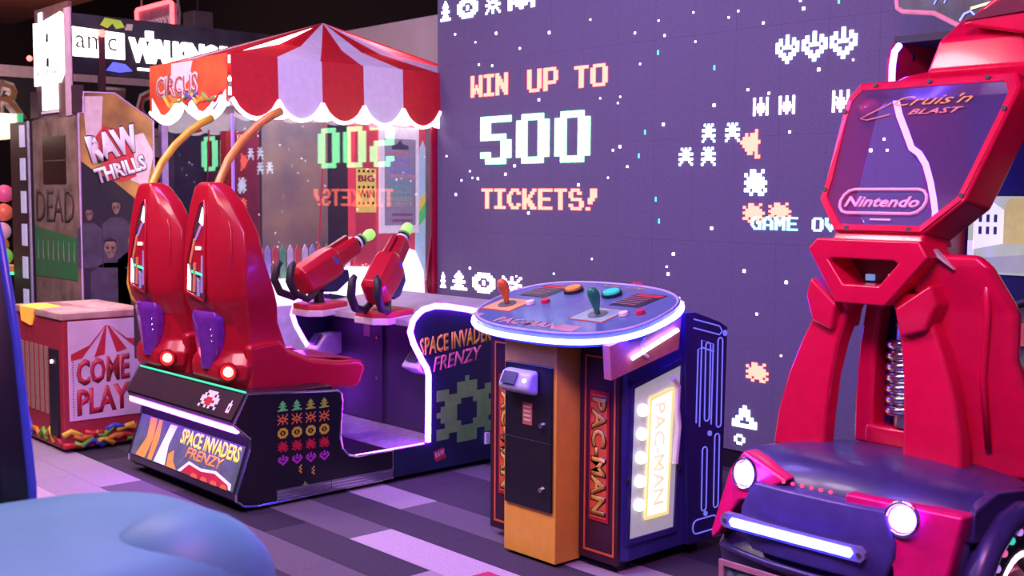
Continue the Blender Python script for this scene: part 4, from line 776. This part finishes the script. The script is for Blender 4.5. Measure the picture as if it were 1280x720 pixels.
obj('slide_band', B().prism(yz([(5.55,1.36),(5.655,1.48),(5.655,1.60),(5.56,1.48)], GX1-.075), (.002,0,0)), mat('band_green',(.1,.7,.2),.5,emit=(.1,.8,.2),es=.5), sl)
obj('base_glow_band', B().prism(yz([(4.10,.80),(5.62,.80),(5.60,1.06),(5.52,1.22),(5.42,1.25),(5.32,1.17),(5.22,1.10),(4.9,1.12),(4.6,1.06),(4.10,1.04)], GX1-.05), (.02,0,0)), glow('base_glow_white',(1,.92,1),1.5), gz)  # glowing band added for the brightly lit white base panel
obj('interior_lamp', B().box(-7.95,-7.45,4.3,5.6,2.50,2.52), glow('booth_lamp',(1.0,.93,1.0),14), gz)
# dark figure poster on the back wall and hanging chain
obj('back_poster', B().box(GX0+.03,GX0+.045,4.78,5.40,1.0,2.3), mat('poster_brown',(.06,.06,.09),.5,color2=(.22,.17,.12),scale=3), gz)
obj('hanging_strip', B().tube([(GX1-.2,4.80,2.2),(GX1-.2,4.78,1.8),(GX1-.2,4.74,1.2)], .008, 6), REDP, gz)

# ------------------------------------------------------------------ low carnival cabinet
cb = thing('carnival_cabinet', 'low cream and red cabinet printed COME PLAY beside the canopy booth', 'arcade machine', (-7.68, 3.05, 0))
KX0, KX1, KY0, KY1 = -8.10, -7.27, 2.78, 3.34
FACE = mat('face_pink_white',(.80,.58,.74),.5,var=.04,scale=8)
obj('body', B().prism([(KX0,KY0,.02),(KX1,KY0,.02),(KX1,KY1,.02),(KX0,KY1,.02)], (0,0,.83)), mat('cabinet_stripe_red',(.42,.03,.05),.5), cb, bevel=.008)
tpb = obj('top_panel', B().box(KX0-.01,KX1+.01,KY0-.01,KY1+.02,.85,.895), mat('top_cream',(.72,.55,.48),.5,color2=(.45,.14,.14),scale=5), cb, bevel=.006)
obj('top_print', B().box(-8.0,-7.35,3.06,3.26,.895,.898), mat('cream_top',(.80,.66,.60),.5,color2=(.55,.25,.22),scale=16), tpb)
obj('lit_tray', B().prism([(-7.98,2.775,.893),(-7.66,2.775,.893),(-7.72,2.95,.893),(-8.0,2.95,.893)], (0,0,.006)), glow('tray_yellow',(1.0,.45,.06),1.7), tpb)
obj('lit_chute', B().prism([(-7.96,2.765,.893),(-7.70,2.765,.893),(-7.78,2.765,.78),(-7.94,2.765,.80)], (0,.016,0)), glow('tray_amber',(1.0,.33,.04),.9), cb)
fp = obj('face_panel', B().box(KX1,KX1+.008,KY0+.035,KY1-.01,.20,.84), FACE, cb, bevel=.004)
FXp = KX1 + .0085
for pts in ([(2.83,.63),(2.95,.68),(3.055,.80),(3.06,.80),(2.90,.60),(2.83,.59)], [(2.98,.60),(3.05,.615),(3.065,.80),(3.06,.805)], [(3.07,.80),(3.13,.62),(3.20,.64),(3.08,.80)], [(3.085,.80),(3.20,.71),(3.30,.70),(3.30,.655),(3.25,.65)]):
    obj('tent_stripe', B().prism(yz(pts, FXp), (.0015,0,0)), REDP, fp)
for s2, z in (('COME', .425), ('PLAY', .235)):
    text(s2, mat('letter_shadow',(.25,.05,.10),.5), fp, (FXp, 2.862, z-.006), (0,1,.06), EZ, .355, .172, bold=.04, depth=.0008)
    text(s2, mat('letter_crimson',(.60,.03,.06),.5), fp, (FXp+.001, 2.870, z), (0,1,.06), EZ, .34, .160, bold=.03, depth=.0012)
for q in range(22):
    obj('printed_dot', B().box(FXp,FXp+.001,2.835+.003*random.random(),2.845,.22+q*.017,.226+q*.017), REDP, fp)
cab_cols = [mat('cable_%s' % n, c, .4) for n, c in (('red',(.6,.03,.03)),('green',(.20,.55,.05)),('blue',(.05,.08,.5)),('yellow',(.85,.6,.05)),('orange',(.8,.25,.03)))]
for q in range(16):
    y = 2.77 + (q % 8)*.07; z = .05 + (q//8)*.07 + random.uniform(-.01,.01)
    obj('printed_cable', B().tube([(KX1+.004,y,z),(KX1+.006,y+.05,z+random.uniform(-.03,.03)),(KX1+.004,min(y+.12,KY1),z+random.uniform(-.03,.03))], .020, 6), cab_cols[q % 5], cb, smooth=True)
for q in range(6): obj('printed_cable', B().tube([(KX0+.05+q*.12,KY0-.002,.05+.02*(q % 3)),(KX0+.13+q*.12,KY0-.004,.09+.02*((q+1) % 3)),(KX0+.19+q*.12,KY0-.002,.05)], .018, 6), cab_cols[(q*2) % 5], cb, smooth=True)
for q in range(7): obj('cream_stripe', B().box(KX0+.03+q*.085,KX0+.075+q*.085,KY0-.006,KY0,.22,.66), mat('stripe_tan',(.42,.26,.19),.6), cb)
obj('dark_strip', B().box(-7.45,-7.33,KY0-.02,KY0,.10,.66), SATIN, cb)
obj('strip_stud', B().disc((-7.39,KY0-.02,.58), (0,-1,0), .012, .01, 10), glow('stud_white',(1,.9,.95),3), cb)

# ------------------------------------------------------------------ tall zombie shooter cabinet
zc = thing('tall_shooter_cabinet', 'tall grimy cabinet reading DEAD with RAW THRILLS printed side', 'arcade machine', (-8.7, 3.6, 0))
ZX0, ZX1, ZY0, ZY1 = -9.09, -8.22, 3.30, 3.86
GRIME = mat('grimy_panel',(.20,.15,.13),.7,color2=(.09,.06,.055),scale=7,bump=.3)
sp = [(ZY0,.02),(ZY0,2.22),(ZY0+.035,2.225),(ZY0+.04,2.37),(ZY0+.27,2.375),(ZY1,2.19),(ZY1,.02)]
obj('cabinet_body', B().prism(yz([(ZY0,.02),(ZY0,2.22),(ZY1,2.19),(ZY1,.02)], ZX0), (ZX1-ZX0-.02,0,0)), GRIME, zc)
zs = obj('printed_side', B().prism(yz(sp, ZX1-.02), (.02,0,0)), mat('side_art',(.62,.36,.08),.45,color2=(.16,.08,.03),scale=3.5), zc, label='printed cabinet side with tan top and dark lower half')
obj('side_edge', B().tube(yz(sp, ZX1), .007, 6, True), mat('edge_lilac',(.55,.40,.65),.3), zs)
SXp = ZX1 + .0008
def sprint(pts, m, off=0, name='printed_shape'): return obj(name, B().prism(yz(pts, SXp+off), (.0008,0,0)), m, zs)
sprint([(3.33,2.34),(3.48,2.35),(3.46,2.05),(3.36,1.95)], mat('art_cream',(.75,.62,.60),.5))
sprint([(3.62,2.05),(3.78,2.10),(3.86,1.95),(3.80,1.70),(3.68,1.75)], mat('art_cream',(.75,.62,.60),.5))
sprint([(3.31,.03),(3.31,1.88),(3.42,1.80),(3.55,1.74),(3.70,1.62),(3.80,1.40),(3.89,1.30),(3.89,.03)], mat('art_dark',(.012,.010,.018),.45,color2=(.02,.016,.02),scale=4), .0008)
SKIN = mat('art_skin',(.32,.20,.13),.5,color2=(.09,.05,.035),scale=30); COAT = mat('art_coat',(.07,.055,.085),.5,color2=(.03,.026,.04),scale=12)
for y, z, s2 in ((3.36,1.50,.7),(3.56,1.55,.8),(3.51,1.25,1.15),(3.68,1.30,.9),(3.83,1.45,.8)):
    sprint([(y-.13*s2,z-.55*s2),(y-.13*s2,z-.15*s2),(y-.05*s2,z-.09*s2),(y+.05*s2,z-.09*s2),(y+.13*s2,z-.15*s2),(y+.13*s2,z-.55*s2)], COAT, .0016, 'printed_figure')
    sprint([(y+(.040 if math.sin(a*math.pi/6) > -.4 else .032)*s2*math.cos(a*math.pi/6), z+.064*s2*math.sin(a*math.pi/6)) for a in range(12)], SKIN, .0024, 'printed_head')
    sprint([(y-.042*s2,z+.025*s2),(y-.038*s2,z+.054*s2),(y,z+.070*s2),(y+.038*s2,z+.054*s2),(y+.042*s2,z+.025*s2),(y+.028*s2,z+.046*s2),(y-.028*s2,z+.046*s2)], BLACK, .0032, 'printed_hair')
    for e2 in (-.017, .017): sprint([(y+(e2-.010)*s2,z+.010*s2),(y+(e2+.010)*s2,z+.010*s2),(y+(e2+.008)*s2,z-.002*s2),(y+(e2-.008)*s2,z-.002*s2)], BLACK, .0032, 'printed_eye')  # two small dark printed eyes
sprint([(3.40,2.03),(3.48,2.14),(3.56,2.12),(3.64,2.14),(3.70,1.98),(3.72,1.78),(3.62,1.74),(3.52,1.75)], REDP, .0016, 'logo_splash')
text('RAW', BLACK, zs, (SXp+.0026,3.35,1.905), EY, EZ, .40, .215, bold=.10, depth=.0006, rot=.30); text('RAW', WHITE, zs, (SXp+.0034,3.358,1.912), EY, EZ, .385, .20, bold=.06, depth=.0006, rot=.30)
text('THRILLS', BLACK, zs, (SXp+.0042,3.395,1.765), EY, EZ, .41, .125, bold=.08, depth=.0006, rot=.30); text('THRILLS', WHITE, zs, (SXp+.0050,3.402,1.772), EY, EZ, .396, .112, bold=.04, depth=.0006, rot=.30)
zf = obj('front_panel', B().box(-9.08,ZX1-.03,ZY0-.015,ZY0,.10,2.20), mat('front_grime',(.30,.20,.15),.7,color2=(.12,.075,.05),scale=6), zc)
obj('front_window', B().box(-8.87,-8.43,ZY0-.02,ZY0-.015,1.72,2.07), mat('window_dark',(.02,.012,.012),.3), zf)
obj('window_bar', B().box(-8.87,-8.43,ZY0-.024,ZY0-.02,1.885,1.895), mat('bar_grey',(.10,.08,.08),.4), zf)
obj('green_glow_patch', B().prism([(-9.07,ZY0-.018,1.02),(ZX1-.035,ZY0-.018,1.02),(ZX1-.035,ZY0-.018,1.33),(-9.07,ZY0-.018,1.40)], (0,.003,0)), mat('green_glow_paint',(.015,.22,.06),.5,color2=(.06,.14,.06),scale=10), zf)  # green glow on the cabinet front, painted as a coloured patch
for q in range(8): obj('green_drip', B().prism([(-9.02+q*.1,ZY0-.020,1.15+.02*(q % 3)),(-9.0+q*.1,ZY0-.020,1.15),(-9.005+q*.1,ZY0-.020,1.30)], (0,.002,0)), mat('drip_pale',(.25,.35,.25),.6), zf)
text('DEAD', mat('scrawl_dark',(.075,.055,.05),.7), zf, (-9.03,ZY0-.019,1.44), EX, EZ, .74, .24, bold=-.005, depth=.001, shear=.05)
tw = obj('light_tower', B().box(-9.52,-9.10,3.27,3.40,.05,2.20), SATIN, zc)
for q in range(8): obj('tower_light', B().box(-9.30,-9.20,3.262,3.27,.22+q*.255,.39+q*.255), mat('tower_cell',(.6,.6,.75),.4,emit=(.50,.50,.85),es=.35), tw)
obj('tower_edge', B().box(-9.13,-9.10,3.262,3.27,.05,2.20), mat('tower_edge_lilac',(.5,.45,.65),.4), tw)
# sign on top of the cabinet
tpn = obj('sign_back', B().box(-9.05,-8.40,ZY0+.012,ZY0+.04,2.20,3.03), mat('sign_brown',(.16,.07,.06),.6), zc)
sg = obj('lit_sign', B().prism([(x,ZY0,z) for x,z in ((-9.05,2.46),(-9.05,2.93),(-8.92,2.92),(-8.52,2.965),(-8.48,2.94),(-8.48,2.52),(-8.55,2.46))], (0,.012,0)), glow('sign_white',(1,.97,.98),3.2), zc, label='overexposed white lit sign')
text('THE WALKING', mat('sign_letter',(.55,.5,.5),.5,emit=(.8,.8,.8),es=.8), sg, (-9.0,ZY0-.001,2.74), EX, EZ, .46, .10, bold=.02, depth=.0008)
text('DEAD', mat('sign_letter',(.55,.5,.5),.5,emit=(.8,.8,.8),es=.8), sg, (-9.0,ZY0-.001,2.53), EX, EZ, .46, .16, bold=.04, depth=.0008)
for z in (2.62, 2.80): obj('sign_slot', B().box(-8.79,-8.75,ZY0-.003,ZY0+.0,z-.03,z+.03), SATIN, sg)
obj('lit_sign_small', B().box(-8.90,-8.61,ZY0+.0,ZY0+.01,2.27,2.455), glow('sign_white',(1,.97,.98),3.2), zc)
obj('sign_tab', B().box(-8.95,-8.88,ZY0+.0,ZY0+.01,2.93,3.0), glow('tab_lilac',(.7,.7,1),1.5), zc)
obj('sign_line', B().box(-8.93,-8.60,ZY0+.0,ZY0+.01,2.245,2.262), WHITE, zc)
obj('sign_post', B().box(-8.42,-8.315,ZY0-.012,ZY0+.0,2.21,2.975), mat('post_pink',(.62,.40,.50),.5), zc)
for x in (-9.12, -8.38): obj('speaker_box', B().box(x,x+.16,ZY0-.01,ZY0+.04,2.22,2.42), mat('box_maroon',(.05,.02,.03),.5), zc)
obj('red_beacon', B().ball((-9.14,ZY0+.0,2.68), .022, nu=10, nv=8), glow('beacon_red',(1,.1,.08),5), zc)

# ------------------------------------------------------------------ header marquee behind, reading amc WALKING
mq = thing('marquee_sign', 'long dark overhead marquee with white lit letters amc behind the tall cabinet', 'sign', (-9.2, 4.4, 0))
obj('marquee_board', B().box(-9.06,-9.0,3.45,5.35,2.58,3.04), mat('marquee_black',(.02,.018,.025),.4,color2=(.05,.05,.07),scale=6), mq)
wl = glow('marquee_white',(1,1,.96),3.0); MXp = -8.999
ab = obj('lit_box', B().prism(yz([(3.50,2.71),(3.50,2.94),(3.995,2.92),(3.995,2.715)], MXp), (.006,0,0)), wl, mq)
text('amc', mat('marquee_letter',(.10,.09,.08),.5), ab, (MXp+.007,3.60,2.775), EY, EZ, .33, .10, depth=.001, bold=-.005)
text('WALKING DEAD', wl, mq, (MXp,4.03,2.70), EY, EZ, 1.25, .20, bold=.08, depth=.008, sp=.85)
obj('lit_tag', B().box(MXp,MXp+.008,4.17,4.24,2.88,2.96), wl, mq); obj('lit_tag', B().box(MXp,MXp+.008,4.10,4.30,2.64,2.66), wl, mq)
obj('green_graphic', B().prism(yz([(3.80,2.97),(3.84,3.03),(3.97,3.02),(4.0,2.97),(3.93,2.95),(3.90,2.99),(3.86,2.95)], MXp), (.002,0,0)), mat('graphic_lime',(.35,.50,.05),.5,emit=(.4,.6,.05),es=.4), mq)
obj('cream_graphic', B().prism(yz([(4.0,2.95),(4.02,3.0),(4.07,3.0),(4.06,2.95)], MXp), (.002,0,0)), CREAM, mq)
obj('blue_graphic', B().prism(yz([(3.84,2.62),(3.90,2.69),(4.0,2.68),(4.06,2.63),(3.95,2.61)], MXp), (.002,0,0)), glow('graphic_blue',(.1,.12,.9),1.2), mq)
obj('marquee_leg', B().box(-9.3,-9.06,4.55,5.2,.0,2.9), SATIN, mq); obj('marquee_leg', B().box(-9.02,-8.98,3.78,3.83,2.3,2.92), mat('post_maroon',(.10,.03,.04),.5), mq)
obj('red_beacon', B().ball((-8.96,3.80,2.90), .03, nu=10, nv=8), glow('beacon_red',(1,.1,.08),5), mq)

# signboard with big outlined letters
sbd = thing('letter_signboard', 'brown and black signboard with big outlined letters R and TC', 'sign', (-10.5, 4.2, 0))
obj('board', B().box(-10.56,-10.5,3.1,5.1,2.22,2.74), mat('board_black',(.02,.015,.015),.5), sbd)
obj('board_rail', B().box(-10.5,-10.48,3.1,5.1,2.66,2.76), mat('rail_pale',(.60,.42,.40),.5), sbd); obj('board_rail', B().box(-10.5,-10.48,3.1,5.1,2.20,2.27), mat('rail_pale',(.60,.42,.40),.5), sbd)
obj('board_band', B().box(-10.5,-10.495,4.38,4.9,2.79,2.85), mat('band_rust',(.25,.08,.04),.6), sbd)
for s2, y, w in (('R', 3.46, .30), ('T', 4.42, .24), ('C', 4.76, .22)):
    text(s2, CREAM, sbd, (-10.494,y,2.30), EY, EZ, w, .33, bold=.07, depth=.004)
    text(s2, mat('letter_brown',(.28,.13,.05),.5) if s2 != 'C' else REDP, sbd, (-10.489,y+.02,2.325), EY, EZ, w-.04, .28, bold=.0, depth=.003)
obj('board_post', B().box(-10.54,-10.50,4.94,5.02,2.0,2.80), mat('post_pale',(.50,.42,.42),.5), sbd)
obj('board_leg', B().box(-10.9,-10.56,4.5,5.1,0,2.8), SATIN, sbd)

# neon framed sign
ns = thing('neon_sign', 'small sign with glowing red neon frame hanging above the marquee', 'sign', (-11.2, 5.14, 0))
NY = 5.14; NP = [(-11.25,3.36),(-11.25,3.475),(-11.235,3.49),(-10.53,3.49),(-10.48,3.47),(-10.47,3.30)]
obj('sign_face', B().box(-11.23,-10.49,NY,NY+.05,3.16,3.47), mat('neon_face',(.30,.06,.10),.5,color2=(.45,.25,.32),scale=8,emit=(.5,.2,.28),es=.12), ns)
obj('neon_tube', B().tube([(-11.25,NY-.01,3.17),(-11.25,NY-.01,3.47),(-11.23,NY-.01,3.485),(-10.52,NY-.01,3.485),(-10.48,NY-.01,3.47),(-10.47,NY-.01,3.17)], .022, 8), glow('neon_red',(1.0,.07,.08),5.0), ns)
text('MONOPOLY', mat('neon_letter',(.55,.42,.50),.5,emit=(.6,.4,.5),es=.4), ns, (-11.08,NY-.003,3.24), EX, EZ, .55, .12, bold=.02, depth=.002)
obj('hanger', B().tube([(-10.42,NY+.02,3.14),(-10.38,NY+.02,3.35),(-10.44,NY+.02,3.6),(-10.46,NY+.02,5.19)], .014, 6), mat('hanger_grey',(.35,.28,.30),.5), ns)
obj('hanger', B().tube([(-11.2,NY+.02,3.46),(-11.2,NY+.02,5.19)], .010, 6), mat('hanger_grey',(.35,.28,.30),.5), ns)
bk = tag(obj('ceiling_speaker', B().box(-10.2,-9.98,5.1,5.3,3.13,3.34), mat('speaker_grey',(.10,.07,.08),.6), None, bevel=.01), 'small grey box hanging beside the red neon sign', 'speaker')
obj('speaker_bracket', B().tube([(-10.09,5.2,3.34),(-10.09,5.2,5.19)], .012, 6), SATIN, bk)

# ------------------------------------------------------------------ prize cabinet at the far left with balls
pc = thing('prize_cabinet', 'orange lit prize cabinet full of coloured balls at the left edge', 'arcade machine', (-10.1, 3.1, 0))
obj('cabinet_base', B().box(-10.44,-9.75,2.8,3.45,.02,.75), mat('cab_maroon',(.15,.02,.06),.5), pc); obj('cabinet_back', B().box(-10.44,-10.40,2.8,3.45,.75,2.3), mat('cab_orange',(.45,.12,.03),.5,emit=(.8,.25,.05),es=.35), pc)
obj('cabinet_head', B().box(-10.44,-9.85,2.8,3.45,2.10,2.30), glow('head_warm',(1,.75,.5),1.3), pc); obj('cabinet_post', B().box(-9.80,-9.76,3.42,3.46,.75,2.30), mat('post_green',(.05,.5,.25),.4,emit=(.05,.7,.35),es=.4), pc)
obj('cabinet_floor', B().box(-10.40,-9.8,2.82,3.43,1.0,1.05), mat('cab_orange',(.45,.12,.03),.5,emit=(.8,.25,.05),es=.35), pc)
obj('green_light', B().box(-9.80,-9.77,2.8,3.45,.98,1.0), glow('shelf_green',(.05,.9,.3),2), pc)
bc = [((.85,.10,.30),'pink'),((.85,.30,.05),'orange'),((.25,.70,.10),'green'),((.9,.75,.1),'yellow'),((.8,.35,.55),'rose'),((.85,.15,.1),'red')]
for q, (y, z, c) in enumerate(((3.36,1.645,0),(3.35,1.49,5),(3.33,1.335,4),(3.36,1.215,1),(3.34,1.125,2),(3.18,1.13,3))):
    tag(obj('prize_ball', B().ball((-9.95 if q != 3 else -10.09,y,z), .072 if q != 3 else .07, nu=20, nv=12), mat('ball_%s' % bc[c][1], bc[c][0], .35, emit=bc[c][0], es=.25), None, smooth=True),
        '%s prize ball in the orange lit cabinet' % bc[c][1], 'ball', 'balls in the prize cabinet')

# ------------------------------------------------------------------ foreground ride
rd2 = thing('kiddie_ride', 'pale blue rounded ride seat in the near left foreground', 'ride', (-2.40, .86, 0))
BLUE = mat('ride_blue',(.12,.40,.46),.50,var=.04,scale=3)
def rb(c, a, b2, z0, z1, n=28, e=2.3):
    L = []
    for z, s2 in ((z0,1.0),(z1-.20,1.0),(z1-.10,.97),(z1-.05,.91),(z1-.02,.82),(z1-.004,.66),(z1,.4)):
        L.append([(c[0]+a*s2*math.copysign(abs(math.cos(t))**(2/e),math.cos(t))*1.0, c[1]+b2*s2*math.copysign(abs(math.sin(t))**(2/e),math.sin(t)), z) for t in [i*2*math.pi/n for i in range(n)]])
    return B().loft(L)
obj('ride_body', rb((-2.49,.82), .42, .56, .10, .93, 40, 3.2), BLUE, rd2, smooth=True, subsurf=1)
obj('ride_lobe', B().ball((-2.29,1.12,.80), .17, .20, .17, 28, 16), BLUE, rd2, smooth=True)
obj('ride_base', B().box(-2.82,-2.16,.40,1.28,.0,.12), SATIN, rd2, bevel=.02)
dk = thing('dark_panel_machine', 'black machine side with a blue and red lit edge at the left border', 'arcade machine', (-3.3, 1.0, 0))
EDG = [(-3.085,.02),(-3.085,.60),(-3.082,.88),(-3.12,1.05),(-3.17,1.265),(-3.27,1.52),(-3.37,1.68)]
obj('side_panel', B().prism([(x, 1.0, z) for x, z in EDG] + [(-3.9,1.0,1.72),(-3.9,1.0,.02)], (0,.10,0)), BLACK, dk, bevel=.02)
obj('edge_strip', B().tube([(x-.006, 1.09, z) for x, z in EDG[1:]], .014, 8), mat('edge_blue',(.05,.08,.45),.25,emit=(.06,.07,.8),es=.13), dk, smooth=True)
obj('edge_strip_red', B().tube([(-3.105,1.005,.05),(-3.105,1.005,.86)], .010, 8), mat('edge_red',(.5,.01,.05),.3,emit=(.8,.02,.1),es=.3), dk, smooth=True)
